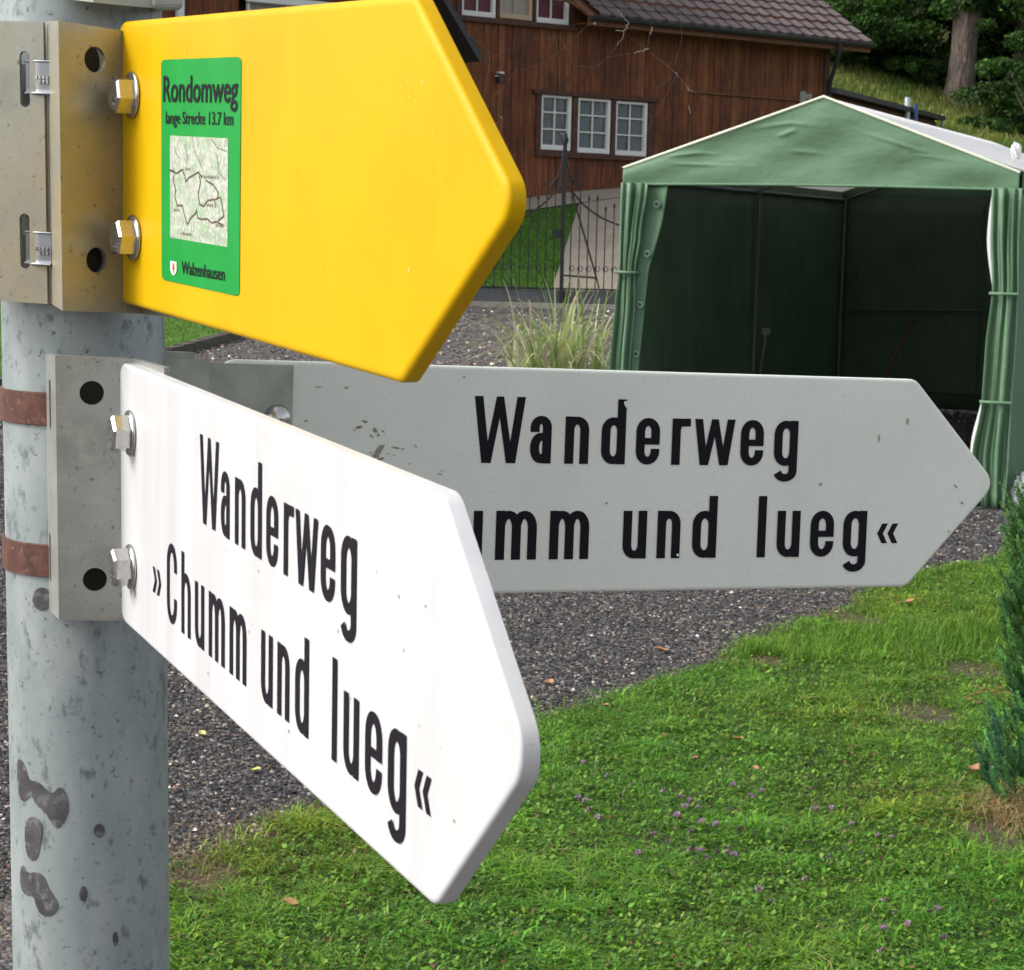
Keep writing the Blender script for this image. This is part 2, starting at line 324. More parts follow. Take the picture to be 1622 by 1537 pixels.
# fringe of dry brown stalks along the lawn edge
def dry_fringe():
    n = 5200; pts = np.array(fine); i = RNG.integers(0, len(pts), n); xy = pts[i] + RNG.normal(0, .06, (n, 2)); ex_ = []
    for px, py, rd, c_ in ((335, 1335, .14, 900), (300, 1390, .12, 500), (310, 1150, .09, 180), (400, 1190, .1, 120), (-10, 1480, .2, 900), (10, 1390, .12, 300), (5, 1130, .12, 200), (1370, 985, .1, 300), (1215, 1050, .06, 200)):
        g = G(px, py); ex_.append(np.stack([g.x + RNG.normal(0, rd, c_), g.y + RNG.normal(0, rd * 1.5, c_)], 1))
    xy = np.concatenate([xy] + ex_); n = len(xy)
    m = RNG.random(n) < .35 + .6 * (vnoise(xy[:, 0], xy[:, 1], .4, 12) > .5); xy = xy[m]; n = len(xy)
    V, Fc, T = blades(n, xy, RNG.uniform(.004, .022, n), RNG.uniform(.0015, .003, n), RNG.uniform(1, 3, n), jitter_cols(n, [(.34, .24, .12), (.22, .13, .07), (.42, .33, .18)], [2, 2, 1]))
    tag(link('dry_grass', np_mesh('dry_grass', V, Fc, T), GRASSM), 'dry straw and moss along the lawn edge', 'dry grass', kind='stuff')
dry_fringe()
# gravel stones
def stones():
    def batch(n, y0, y1, s0, s1):
        y = RNG.uniform(y0, y1, n); x = RNG.uniform(-.30, .30, n) * y
        ok = ~inpoly(x, y, lawn_poly); return x[ok], y[ok], RNG.uniform(s0, s1, ok.sum()) * RNG.choice([1, 1, 1.5], ok.sum())
    A = [batch(150000, 5, 10.5, .0032, .0075), batch(80000, 10.5, 16, .0045, .010), batch(50000, 16, 30, .008, .018)]
    x = np.concatenate([a[0] for a in A]); y = np.concatenate([a[1] for a in A]); s = np.concatenate([a[2] for a in A]); n = len(x)
    base = np.array([(1, 0, 0), (0, 1, 0), (-1, 0, 0), (0, -1, 0), (0, 0, 1), (0, 0, -1)], float)
    V = base[None] * (s[:, None, None] * RNG.uniform(.6, 1.3, (n, 6, 1))); V[:, :, 2] *= .6; V[:, :4, 2] += s[:, None] * RNG.uniform(-.25, .35, (n, 4))
    a = RNG.uniform(0, 6.28, n); c, d = np.cos(a)[:, None], np.sin(a)[:, None]; vx = V[:, :, 0] * c - V[:, :, 1] * d; vy = V[:, :, 0] * d + V[:, :, 1] * c
    V = np.stack([vx + x[:, None], vy + y[:, None], V[:, :, 2] + terrain(x, y)[:, None] + s[:, None] * .3], -1).reshape(-1, 3)
    f = np.array([(0, 1, 4), (1, 2, 4), (2, 3, 4), (3, 0, 4), (1, 0, 5), (2, 1, 5), (3, 2, 5), (0, 3, 5)]); Fc = (np.arange(n)[:, None, None] * 6 + f[None]).reshape(-1, 3)
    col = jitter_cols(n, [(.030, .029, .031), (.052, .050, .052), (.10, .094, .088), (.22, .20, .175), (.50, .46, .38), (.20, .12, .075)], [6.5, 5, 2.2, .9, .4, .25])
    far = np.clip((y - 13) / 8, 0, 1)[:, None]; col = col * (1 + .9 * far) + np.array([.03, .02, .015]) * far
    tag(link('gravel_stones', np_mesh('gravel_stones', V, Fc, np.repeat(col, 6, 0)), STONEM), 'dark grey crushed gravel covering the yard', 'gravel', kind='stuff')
stones()
# ------------------------------------------------------------------ signs
def frame(xa, ya, o):
    """4x4 of a sign: local x along the sign, y up, z to the viewer's side"""
    xa = Vector(xa).normalized(); ya = Vector(ya); ya = (ya - xa * xa.dot(ya)).normalized()
    X, Y = dirw(xa), -dirw(ya); Z = X.cross(Y); O = c2w(o)
    return Matrix(((X.x, Y.x, Z.x, O.x), (X.y, Y.y, Z.y, O.y), (X.z, Y.z, Z.z, O.z), (0, 0, 0, 1)))
def on_plane(mw, px, py, z=0.0):
    inv = mw.inverted(); a = inv @ CAM; d = (inv.to_3x3() @ ray(px, py)); t = (z - a.z) / d.z; p = a + d * t; return (p.x, p.y)
def outline(x0, xs, xt, h, R, ins, n=8):
    """pentagon arrow board, y from 0 down to -h, inset by ins, corners rounded"""
    pts = [(x0, -h), (xs, -h), (xt, -h / 2), (xs, 0), (x0, 0)]; N_ = len(pts); L_ = []
    for i in range(N_):
        a = Vector(pts[i]); b = Vector(pts[(i + 1) % N_]); d = (b - a).normalized(); nn = Vector((-d.y, d.x)); L_.append((a + nn * ins, d))
    C = []
    for i in range(N_):
        (p, d), (q, e) = L_[i - 1], L_[i]; den = d.x * e.y - d.y * e.x; t = ((q.x - p.x) * e.y - (q.y - p.y) * e.x) / den; C.append(p + d * t)
    out = []
    for i in range(N_):
        d, e = L_[i - 1][1], L_[i][1]; ang = math.acos(max(-1, min(1, d.dot(e)))); r = max(R - ins, .0012); k = r * math.tan(ang / 2)
        a = C[i] - d * k; nn = Vector((-d.y, d.x)); cen = a + nn * r
        a0 = math.atan2(-nn.y, -nn.x)
        for j in range(n + 1):
            th = a0 + ang * j / n; out.append((cen.x + r * math.cos(th), cen.y + r * math.sin(th)))
    return out
def board(parent, x0, xs, xt, h, R, r, t, m, seg=8):
    b = MB(); rings = []
    for k in range(seg + 1):
        a = math.pi / 2 * k / seg; rings.append((outline(x0, xs, xt, h, R, r * (1 - math.sin(a))), -r * .75 * (1 - math.cos(a))))
    o2 = outline(x0, xs, xt, h, R, 0); rings.append((o2, -t))
    n = len(o2); vs = [(x, y, z) for ol, z in rings for x, y in ol]
    fs = [(k * n + i, (k + 1) * n + i, (k + 1) * n + (i + 1) % n, k * n + (i + 1) % n) for k in range(len(rings) - 1) for i in range(n)]
    b.add(vs, fs, True); b.add(vs[:n], [tuple(range(n))]); b.add(vs[-n:], [tuple(reversed(range(n)))])
    return b.build('board', m, parent, True)
class Letters:
    def __init__(s, z): s.b = MB(); s.z = z; s.k = 0
    def stroke(s, pts, w, w2=None):
        pts = [Vector(p) for p in pts]; pts = [p for i, p in enumerate(pts) if i == 0 or (p - pts[i - 1]).length > 1e-5]; n = len(pts); Lp, Rp = [], []
        for i, p in enumerate(pts):
            d0 = (pts[i] - pts[i - 1]).normalized() if i else (pts[1] - pts[0]).normalized()
            d1 = (pts[i + 1] - pts[i]).normalized() if i < n - 1 else d0
            t = (d0 + d1).normalized(); nn = Vector((-t.y, t.x)); c = max(.35, t.dot(d0))
            ww = (w if w2 is None else math.hypot(w * nn.x, w2 * nn.y)) / 2 / c
            Lp.append(p + nn * ww); Rp.append(p - nn * ww)
        z = s.z + .000012 * s.k; s.k += 1
        vs = [(p.x, p.y, z) for p in Lp + Rp]
        s.b.add(vs, [(i + n, i + n + 1, i + 1, i) for i in range(n - 1)])
    def poly(s, pts):
        z = s.z + .000012 * s.k; s.k += 1; s.b.add([(x, y, z) for x, y in pts], [tuple(range(len(pts)))])
def arc(cx, cy, rx_, ry_, a0, a1, n=10):
    return [(cx + rx_ * math.cos(math.radians(a0 + (a1 - a0) * i / n)), cy + ry_ * math.sin(math.radians(a0 + (a1 - a0) * i / n))) for i in range(n + 1)]
def glyph(T, ch, x0, x1, yb, xh, cap, tv, th, desc=.0092):
    """yb baseline (y up), xh/cap heights"""
    l, r = x0 + tv / 2, x1 - tv / 2; cx = (l + r) / 2; rx_ = (r - l) / 2; ry_ = rx_ * 1.15; t, b = yb + xh - th / 2, yb + th / 2; S = lambda p: T.stroke(p, tv, th)
    S_ = lambda p: T.stroke(p, th if False else tv, th)
    if ch == 'l': S([(cx, yb), (cx, yb + cap)])
    elif ch in 'nhmr':
        S([(l, yb), (l, yb + (cap if ch == 'h' else xh))])
        if ch in 'nh': S(arc(cx, t - ry_, rx_, ry_, 165, 0) + [(r, yb)])
        if ch == 'r': S(arc(l + rx_ * 1.25, t - ry_, rx_ * 1.15, ry_, 170, 80, 6) + [(x1, t + th * .02)])
        if ch == 'm':
            q = (r - l) / 4
            for c in (l + q, l + 3 * q): S(arc(c, t - q * 1.5, q, q * 1.5, 165, 0) + [(c + q, yb)])
    elif ch == 'u':
        S([(l, yb + xh)] + arc(cx, b + ry_, rx_, ry_, 180, 345)); S([(r, yb), (r, yb + xh)])
    elif ch == 'a':
        S([(l, yb + xh * .66)] + arc(cx, t - ry_, rx_, ry_, 180, 0) + [(r, yb)])
        m_ = yb + xh * .56; q = (m_ - b) / 2 * .98
        S([(r, m_)] + arc(cx, m_ - q, rx_, q, 90, 270, 14) + [(r, b + xh * .10)])
    elif ch == 'e':
        m_ = yb + xh * .50
        S([(r, m_ - xh * .0), (r, t - ry_)] + arc(cx, t - ry_, rx_, ry_, 0, 180) + [(l, b + ry_)] + arc(cx, b + ry_, rx_, ry_, 180, 360) + [(r, yb + xh * .34)])
        T.stroke([(l, m_), (x1, m_)], tv, th * .85)
    elif ch in 'dg':
        S(arc(cx, t - ry_, rx_, ry_, 0, 180, 14) + [(l, b + ry_)] + arc(cx, b + ry_, rx_, ry_, 180, 360, 14))
        if ch == 'd': S([(r, yb), (r, yb + cap)])
        else:
            S([(r, yb + xh), (r, yb - desc + th / 2 + ry_ * .7)] + arc(cx, yb - desc + th / 2 + ry_ * .7, rx_, ry_ * .7, 0, -165, 10))
    elif ch == 'C':
        t = yb + cap - th / 2
        S([(r, yb + cap * .66), (r, t - ry_)] + arc(cx, t - ry_, rx_, ry_, 0, 180) + [(l, b + ry_)] + arc(cx, b + ry_, rx_, ry_, 180, 360) + [(r, yb + cap * .34)])
    elif ch in 'wW':
        H_ = xh if ch == 'w' else cap; q = (x1 - x0); k = tv * .92; kk = tv * .78
        xs = [x0, x0 + q * .27, x0 + q * .5, x0 + q * .73, x1]
        def bar(xa, ya, xb, yb_, ww): T.poly([(xa - ww / 2, ya), (xb - ww / 2, yb_), (xb + ww / 2, yb_), (xa + ww / 2, ya)] if ya > yb_ else [(xa - ww / 2, ya), (xa + ww / 2, ya), (xb + ww / 2, yb_), (xb - ww / 2, yb_)])
        bar(x0 + k / 2, yb + H_, x0 + q * .25, yb, k); bar(x0 + q * .28, yb, cx, yb + H_, kk)
        bar(cx, yb + H_, x0 + q * .72, yb, kk); bar(x0 + q * .75, yb, x1 - k / 2, yb + H_, k)
    elif ch in '»«':
        hh = .0118; y0 = yb + xh * .5; hw = (x1 - x0) / 2; w_ = .0040
        for k in (0, 1):
            a = x0 + k * hw * .95; bq = a + hw * .85
            if ch == '»': pl = [(a, y0 + hh / 2), (a + w_, y0 + hh / 2), (bq + w_ * .2, y0), (a + w_, y0 - hh / 2), (a, y0 - hh / 2), (bq - w_ * .8, y0)]
            else: pl = [(bq, y0 + hh / 2), (bq - w_, y0 + hh / 2), (a - w_ * .2, y0), (bq - w_, y0 - hh / 2), (bq, y0 - hh / 2), (a + w_ * .8, y0)]
            z = T.z; n = 3
            T.b.add([(x, y, z) for x, y in pl], [(0, 1, 2, 5) if ch == '»' else (5, 2, 1, 0), (5, 2, 3, 4) if ch == '»' else (4, 3, 2, 5)])
LINE1 = [('W', .1005, .1310), ('a', .1345, .1474), ('n', .1557, .1704), ('d', .1782, .1933), ('e', .2000, .2150), ('r', .2228, .2346), ('w', .2373, .2636), ('e', .2676, .2828), ('g', .2900, .3058)]
LINE2 = [('»', .0150, .0322), ('C', .0425, .0605), ('h', .0690, .0848), ('u', .0926, .1078), ('m', .1157, .1405), ('m', .1484, .1727), ('u', .1940, .2090), ('n', .2158, .2306), ('d', .2385, .2543), ('l', .2809, .2875), ('u', .2945, .3100), ('e', .3172, .3332), ('g', .3398, .3560), ('«', .3645, .3798)]
def sign_text(parent, z=.00025, tv=.0048):
    for yb, xh, cap, L_ in ((-.0527, .0264, .0366, LINE1), (-.1062, .0272, .0358, LINE2)):
        T = Letters(z)
        for c, a, b_ in L_: glyph(T, c, a, b_, yb, xh, cap, tv, tv * .80)
        T.b.build('lettering', BLACK, parent, True)
def hexbolt(parent, x, y, m=STEEL, seed=0):
    b = MB(); R = .0090; hh = .0082; z0 = .0018
    hexa = [(R * math.cos(math.radians(60 * i + 15 + seed * 17)), R * math.sin(math.radians(60 * i + 15 + seed * 17))) for i in range(6)]
    vs = [(x + p * 1, y + q, z0) for p, q in hexa] + [(x + p, y + q, z0 + hh * .86) for p, q in hexa] + [(x + p * .86, y + q * .86, z0 + hh) for p, q in hexa] + [(x + p * .5, y + q * .5, z0 + hh - .0006) for p, q in hexa]
    fs = [(k * 6 + i, k * 6 + (i + 1) % 6, k * 6 + 6 + (i + 1) % 6, k * 6 + 6 + i) for k in range(3) for i in range(6)] + [(18, 19, 20, 21, 22, 23)]
    b.add(vs, fs)
    for i in range(5):      # stamped marks on the head
        a = i * 1.3 + seed; b.box((x + .0045 * math.cos(a), y + .0045 * math.sin(a), z0 + hh - .0003), (.0022, .0010, .0009))
    bo = b.build('bolt', m, parent, True)
    wsh = MB(); n = 28; prof = [(.0040, .0002), (.0106, .0002), (.0110, .0009), (.0104, .0018), (.004, .0018)]
    vs = [(x + r_ * math.cos(2 * math.pi * k / n), y + r_ * math.sin(2 * math.pi * k / n), z) for r_, z in prof for k in range(n)]
    wsh.add(vs, [(j * n + k, j * n + (k + 1) % n, (j + 1) * n + (k + 1) % n, (j + 1) * n + k) for j in range(4) for k in range(n)], True)
    wo_ = wsh.build('washer', m, bo, True); return bo
# pole axis
PA = P(132, 500, 1.085); PB_ = P(145.5, 1537, 1.085 + .046); PD = (PB_ - PA).normalized(); PR = .0405
def axis_at_z(z): t = (z - PA.z) / PD.z; return PA + PD * t
def pole_hit(px, py, r=PR):
    d = ray(px, py).normalized(); oc = CAM - PA; dd = d - PD * d.dot(PD); o_ = oc - PD * oc.dot(PD)
    a, b, c = dd.dot(dd), 2 * dd.dot(o_), o_.dot(o_) - r * r; D = b * b - 4 * a * c
    if D < 0: D = 0
    return CAM + d * ((-b - math.sqrt(D)) / (2 * a))
post = empty('sign_post', loc=axis_at_z(0)); tag(post, 'thick galvanised steel post with dark stains carrying the three signs', 'post')
b = MB(); top, bot = axis_at_z(2.15), axis_at_z(-.15)
b.tube([bot, axis_at_z(.8), axis_at_z(1.5), top], PR, 72); b.build('pole', GALV, post)
def surf_patch(name, poly, m, parent, step=1.1, r=PR + .0003):
    xs_ = [p[0] for p in poly]; ys_ = [p[1] for p in poly]; bb = MB(); idx = {}
    gx = np.arange(min(xs_), max(xs_), step); gy = np.arange(min(ys_), max(ys_), step)
    for i in range(len(gx)):
        for j in range(len(gy)):
            if inpoly(gx[i] + step / 2, gy[j] + step / 2, poly):
                q = []
                for (u, v) in ((i, j), (i, j + 1), (i + 1, j + 1), (i + 1, j)):
                    if (u, v) not in idx: idx[(u, v)] = len(bb.v); bb.v.append(tuple(pole_hit(min(xs_) + u * step, min(ys_) + v * step, r)))
                    q.append(idx[(u, v)])
                bb.f.append(q); bb.sm.append(True); bb.mi.append(0)
    return bb.build(name, m, parent)
def smooth_poly(p, n=2):
    for _ in range(n):
        q = []
        for i in range(len(p)):
            a, b_ = p[i], p[(i + 1) % len(p)]; q += [(a[0] * .75 + b_[0] * .25, a[1] * .75 + b_[1] * .25), (a[0] * .25 + b_[0] * .75, a[1] * .25 + b_[1] * .75)]
        p = q
    return p
for pl in ([(75, 565), (110, 600), (130, 680), (170, 680), (200, 710), (240, 740), (265, 705), (295, 720), (315, 800), (300, 850), (265, 900), (240, 885), (205, 820), (165, 790), (140, 740), (105, 780), (80, 740)],
           [(110, 860), (150, 835), (195, 870), (185, 960), (170, 1035), (140, 1045), (115, 1000)],
           [(90, 1080), (105, 1055), (125, 1100), (165, 1090), (200, 1110), (220, 1170), (265, 1230), (260, 1275), (210, 1300), (170, 1270), (150, 1195), (125, 1205), (92, 1170)],
           [(450 + 27 * math.cos(a * .63), 905 + 33 * math.sin(a * .63)) for a in range(10)], [(378 + 19 * math.cos(a * .63), 1192 + 37 * math.sin(a * .63)) for a in range(10)], [(524 + 13 * math.cos(a * .63), 1395 + 34 * math.sin(a * .63)) for a in range(10)],
           [(190 + 45 * math.cos(a * .63), -145 + 55 * math.sin(a * .63)) for a in range(10)]):
    surf_patch('stain', smooth_poly([(x / 2.862, 1000 + y / 2.862) for x, y in pl]), DIRT, post)
GRIME = mat('bolt grime', (.16, .12, .07), .9, noise=[(500, .4, .6, (.4, .38, .33), one)])
PALE = mat('pale paint drip', (.80, .66, .22), .5)
# --- brackets
def boolean(o, cutters):
    for c in cutters:
        m = o.modifiers.new('b', 'BOOLEAN'); m.operation = 'DIFFERENCE'; m.solver = 'EXACT'; m.object = c
    dg = bpy.context.evaluated_depsgraph_get(); dg.update(); ev = o.evaluated_get(dg); me = bpy.data.meshes.new_from_object(ev)
    o.modifiers.clear(); o.data = me
    for c in cutters: bpy.data.objects.remove(c)
def cutter(p, d, r, hh=.0, L_=.012):
    """rounded slot cutter centred at p along direction d; hh extra half height along the pole"""
    d = d.normalized(); up = -PD; s = up.cross(d).normalized(); n = 20; ring = []
    for k in range(n):
        a = 2 * math.pi * k / n; ring.append(s * (r * math.cos(a)) + up * (r * math.sin(a) + (hh if math.sin(a) >= 0 else -hh)))
    vs = [p + q - d * L_ for q in ring] + [p + q + d * L_ for q in ring]
    bb = MB(); bb.add(vs, [tuple(reversed(range(n))), tuple(range(n, 2 * n))] + [(i, (i + 1) % n, n + (i + 1) % n, n + i) for i in range(n)])
    me = bb.mesh(); bm = bmesh.new(); bm.from_mesh(me); bmesh.ops.recalc_face_normals(bm, faces=bm.faces); bm.to_mesh(me); bm.free()
    o = bpy.data.objects.new('cut', me); COL.objects.link(o); return o
def strip_profile(pts, length, th, side=1):
    """bent sheet: pts top-edge world points, extruded down the pole direction; thickness th behind"""
    n = len(pts); off = []
    for i in range(n):
        d0 = (pts[i] - pts[max(i - 1, 0)]); d1 = (pts[min(i + 1, n - 1)] - pts[i]); 
        if i == 0: d0 = d1
        if i == n - 1: d1 = d0
        t = (d0.normalized() + d1.normalized()).normalized(); nn = PD.cross(t).normalized() * side; c = max(.4, t.dot(d1.normalized())); off.append(pts[i] + nn * th / c)
    vs = pts + off + [p + PD * length for p in pts] + [p + PD * length for p in off]
    bb = MB(); fs = []
    for i in range(n - 1):
        fs += [(i, i + 1, 2 * n + i + 1, 2 * n + i), (n + i + 1, n + i, 3 * n + i, 3 * n + i + 1), (i + 1, i, n + i, n + i + 1), (2 * n + i, 2 * n + i + 1, 3 * n + i + 1, 3 * n + i)]
    fs += [(0, 2 * n, 3 * n, n), (n - 1, 2 * n - 1, 4 * n - 1, 3 * n - 1)]
    bb.add(vs, fs); me = bb.mesh(); bm = bmesh.new(); bm.from_mesh(me); bmesh.ops.recalc_face_normals(bm, faces=bm.faces); bm.to_mesh(me); bm.free(); return me
def band(zc, h, parent, m, name='band'):
    c = None; n = 110; vs = []; R0, R1 = PR + .0004, PR + .0016
    a = PD.orthogonal().normalized(); e = PD.cross(a)
    for r_, dz in ((R0, -h / 2), (R1, -h / 2 + .0004), (R1, h / 2 - .0004), (R0, h / 2)):
        for k in range(n):
            th = 2 * math.pi * k / n; vs.append(axis_at_z(zc) + PD * dz + (a * math.cos(th) + e * math.sin(th)) * r_)
    bb = MB(); bb.add(vs, [(j * n + k, j * n + (k + 1) % n, (j + 1) * n + (k + 1) % n, (j + 1) * n + k) for j in range(3) for k in range(n)])
    return bb.build(name, m, parent)
def marks(parent, mw, lst, m, z=.00025, name='paint_chip'):
    bb = MB(); rr = random.Random(3)
    for px, py, rx_, ry_, ang in lst:
        x, y = on_plane(mw, px, py); n = 9; sc = 1 / 2900.0; vs = []
        for k in range(n):
            a = 2 * math.pi * k / n; q = rr.uniform(.6, 1.2); u, v = rx_ * math.cos(a) * q, ry_ * math.sin(a) * q; c, s_ = math.cos(ang), math.sin(ang)
            vs.append((x + (u * c - v * s_) * sc, y + (u * s_ + v * c) * sc, z))
        bb.add(vs, [tuple(range(n))]); z += .00001
    return bb.build(name, m, parent, True)
# --- white sign (front)
XA = (0.38215, 0.14100, -0.91328); YA = (-0.02199, 0.98940, 0.14355)
mwF = frame(XA, YA, (-.16657, -.05132, .97460))
S1 = empty('direction_sign', mwF); tag(S1, 'bright white arrow sign reading Wanderweg in front, lowest on the post', 'sign')
T1 = .0060
board(S1, -.0570, on_plane(mwF, 733, 1120, -T1)[0] - .0050, on_plane(mwF, 859, 1205, -T1)[0] + .0050, .1255, .013, .0019, T1, WHITE); sign_text(S1)
for k, (px, py) in enumerate(((208, 686), (209, 898))):
    x, y = on_plane(mwF, px, py); hexbolt(S1, x, y, seed=k)
ptsw = [P(80, 560, 1.050), P(95, 562, 1.018), P(184, 564, 1.040)]
e0 = mwF @ Vector((-.054, 0.002, -.0085)); e1 = mwF @ Vector((.012, 0.002, -.0085))
ptsw[2] = Vector((e0.x, e0.y, ptsw[2].z)); ptsw.append(Vector((e1.x, e1.y, ptsw[2].z + (e1.z - e0.z) * 0)))
br = link('bracket', strip_profile(ptsw, .1275, .0026, 1), PLATE, S1)
nf = (ptsw[2] - ptsw[1]).cross(PD)
hole = lambda px, py, A_, B_, r=.0058: cutter(plane_hit(px, py, A_, B_), (B_ - A_).cross(PD), r)
def plane_hit(px, py, A_, B_):
    n = (B_ - A_).cross(PD).normalized(); d = ray(px, py); return CAM + d * ((A_ - CAM).dot(n) / d.dot(n))
cuts = [hole(145, 622, ptsw[1], ptsw[2]), hole(150, 917, ptsw[1], ptsw[2])]
for py in (642, 884):
    c0 = plane_hit(88, py, ptsw[0], ptsw[1]); cuts.append(cutter(c0, (ptsw[1] - ptsw[0]).cross(PD), .003, .0095))
boolean(br, cuts)
def hole_shades(pts, A_, B_, parent):  # added dark discs behind the bracket holes, standing in for the shade inside
    for px, py in pts:
        c = plane_hit(px, py, A_, B_); n = (B_ - A_).cross(PD).normalized()
        if n.dot(CAM - c) > 0: n = -n
        a = PD.orthogonal().normalized(); a = n.orthogonal().normalized(); e = n.cross(a); bb = MB(); k = 24
        bb.add([c + n * .0065 + (a * math.cos(2 * math.pi * i / k) + e * math.sin(2 * math.pi * i / k)) * .0095 for i in range(k)] + [c + n * .0085 + (a * math.cos(2 * math.pi * i / k) + e * math.sin(2 * math.pi * i / k)) * .0095 for i in range(k)], [tuple(range(k)), tuple(range(2 * k - 1, k - 1, -1))] + [(i, k + i, k + (i + 1) % k, (i + 1) % k) for i in range(k)])
        bb.build('hole_shade_disc', HOLE_SHADE, parent)
HOLE_SHADE = mat('dark hole shade', (.03, .03, .024), .9)
hole_shades(((145, 622), (150, 917)), ptsw[1], ptsw[2], S1)
zf = lambda px, py: pole_hit(px, py).z
band(zf(60, 645), .0165, S1, RUST); band(zf(60, 885), .0165, S1, RUST)
# --- white sign (rear)
mwR = frame((0.91575, 0.00477, 0.40173), (-0.03575, 0.99693, 0.06965), (-.11176, -.06516, 1.12939))
S2 = empty('direction_sign', mwR); tag(S2, 'shaded grey white arrow sign pointing right across the green tent', 'sign')
board(S2, -.0430, .3865, .4485, .1250, .010, .0022, .0060, WHITE_R); sign_text(S2, tv=.0055)
def sheet(parent, poly, z0, z1, name, m):
    bb = MB(); bb.prism([(x, y) for x, y in poly], z0, z1); return bb.build(name, m, parent, True)
xL, yT = on_plane(mwR, 328, 571, .003); xR, _ = on_plane(mwR, 465, 577, .003)
sheet(S2, [(xL - .0010, -.124), (xR, -.124), (xR, -.0022), (xL - .0010, -.0022)], .0005, .0035, 'bracket', PLATE_R)
sheet(S2, [(xL - .036, -.1255), (xL - .0010, -.1255), (xL - .0010, -.0005), (xL - .036, -.0005)], .0090, .0120, 'bracket', PLATE_R)
sheet(S2, [(xL - .0040, -.1250), (xL - .0010, -.1250), (xL - .0010, -.0010), (xL - .0040, -.0010)], .0037, .0088, 'bracket', PLATE_R)
sheet(S2, [(xL - .026, -.1250), (xL - .0065, -.1250), (xL - .0065, .0030), (xL - .026, .0030)], -.012, .004, 'bracket', PLATE_R)
for yy in (-.0305, -.094):
    bb = MB(); x, _y = on_plane(mwR, 440, 668, .004); n = 20
    prof = [(.0078, .0037), (.0074, .0055), (.0055, .0075), (.003, .0086), (.0005, .0090)]
    vs = [(x + r_ * math.cos(2 * math.pi * k / n), yy + r_ * math.sin(2 * math.pi * k / n), z) for r_, z in prof for k in range(n)]
    bb.add(vs, [(j * n + k, j * n + (k + 1) % n, (j + 1) * n + (k + 1) % n, (j + 1) * n + k) for j in range(4) for k in range(n)], True); bb.build('bolt', STEEL, S2, True)
# chipped paint marks
CHIP = mat('bare chipped metal', (.24, .21, .17), .7, noise=[(300, .4, .6, (.33, .34, .25), one)])
rr = random.Random(11); lst = [(575 + (x - 1090) / 3.24 * 1, 0, 0, 0, 0) for x in []]
for zx, zy, a, b_, an in [(1095, 415, 22, 6, -.2), (1065, 445, 20, 8, .3), (1040, 460, 9, 3, 0), (1130, 490, 14, 4, -.6), (1150, 460, 14, 12, -.7), (1190, 465, 12, 3, -.5), (1165, 485, 7, 7, 0), (1168, 560, 30, 17, 1.2), (1150, 590, 22, 12, 0), (1125, 575, 10, 3, .2), (1185, 545, 16, 10, .8), (1175, 608, 22, 7, .3), (1255, 550, 34, 4, -.2), (1290, 556, 9, 4, 0), (1215, 582, 8, 3, .4), (1245, 588, 7, 3, .2), (1355, 540, 16, 3, -.9), (1480, 685, 15, 3, -.2), (1492, 668, 10, 2, -.4), (792, 412, 9, 7, 0), (1000, 240, 11, 5, 0), (858, 237, 16, 3, 0), (1605, 187, 10, 4, 0), (1325, 632, 6, 4, 0)]:
    lst.append((240 + zx / 3.244, 540 + zy / 3.244, a / 3.244 * 1.05, b_ / 3.244 * 1.05, an))
lst += [(1437, 668, 2.6, 6, 0), (1392, 694, 1.5, 7, .1), (1513, 770, 5, 1.6, -.6), (1524, 797, 5, 2, -.6), (1502, 842, 2.5, 2, 0), (1299, 767, 3, 3, 0), (960, 797, 2, 2, 0)]
marks(S2, mwR, lst, CHIP)
marks(S2, mwR, [(990, 640, 4, 6, 0), (1072, 879, 3, 2.5, 0), (1030, 806, 3, 3, 0)], WHITE_R, .0012, 'flaked_letter_edge')
rs = random.Random(21)
marks(S1, mwF, [(207, 932, 6, 9, 0), (214, 940, 4, 6, .3), (213, 721, 7, 2.5, 0), (205, 722, 4, 1.6, 0)], GRIME, .0002, 'grime')
marks(S1, mwF, [(rs.uniform(230, 800), 0, 0, 0, 0) for _ in range(0)] + [(360, 873, 1.3, 1.6, 0), (410, 905, 1.3, 1.8, 0), (395, 1001, 1.6, 2, 0), (400, 990, 1, 1, 0), (330, 1066, 1.4, 3, 0), (458, 1158, 1.6, 2.2, 0), (536, 1000, 1.4, 2, 0), (640, 1030, 1, 3, 0), (597, 905, 1.2, 1.6, 0), (632, 945, 2, 2.2, 0), (675, 960, 1.2, 1.6, 0), (555, 1105, 1, 2, 0), (770, 900, 1.2, 2, 0), (720, 1300, 1.3, 2, 0), (665, 1150, 1, 1.5, 0), (300, 820, 1, 1.6, 0)], GRIME, .0002, 'dirt_speck')
# --- yellow sign
o_l = Vector(((183 - CX) / F_PX * 1.03, (258 - CY) / F_PX * 1.03, 1.03)); o_r = Vector(((650 - CX) / F_PX * .734, (305 - CY) / F_PX * .734, .734))
xy_ = (o_r - o_l).normalized(); yy_ = Vector((-.024, .9915, .130)); yy_ = (yy_ - xy_ * xy_.dot(yy_)).normalized(); HY = .1325
mwY = frame(xy_, yy_, o_l - yy_ * HY / 2)
S3 = empty('direction_sign', mwY); tag(S3, 'yellow blank arrow sign with green Rondomweg sticker, uppermost on the post', 'sign')
T3 = .0068; xt = on_plane(mwY, 835, 322, -T3)[0]
board(S3, 0.0, on_plane(mwY, 672, 300, -T3)[0], xt + .0054, HY, .010, .0030, T3, YELLOW, 10)
for k, (px, py) in enumerate(((211, 151), (213, 377))):
    x, y = on_plane(mwY, px, py); hexbolt(S3, x, y, seed=k + 2)
def oy(px, py, z=0): return Vector(on_plane(mwY, px, py, z))
tl, tr, brr, bl = oy(256, 95), oy(383, 90), oy(380, 470), oy(257, 443)
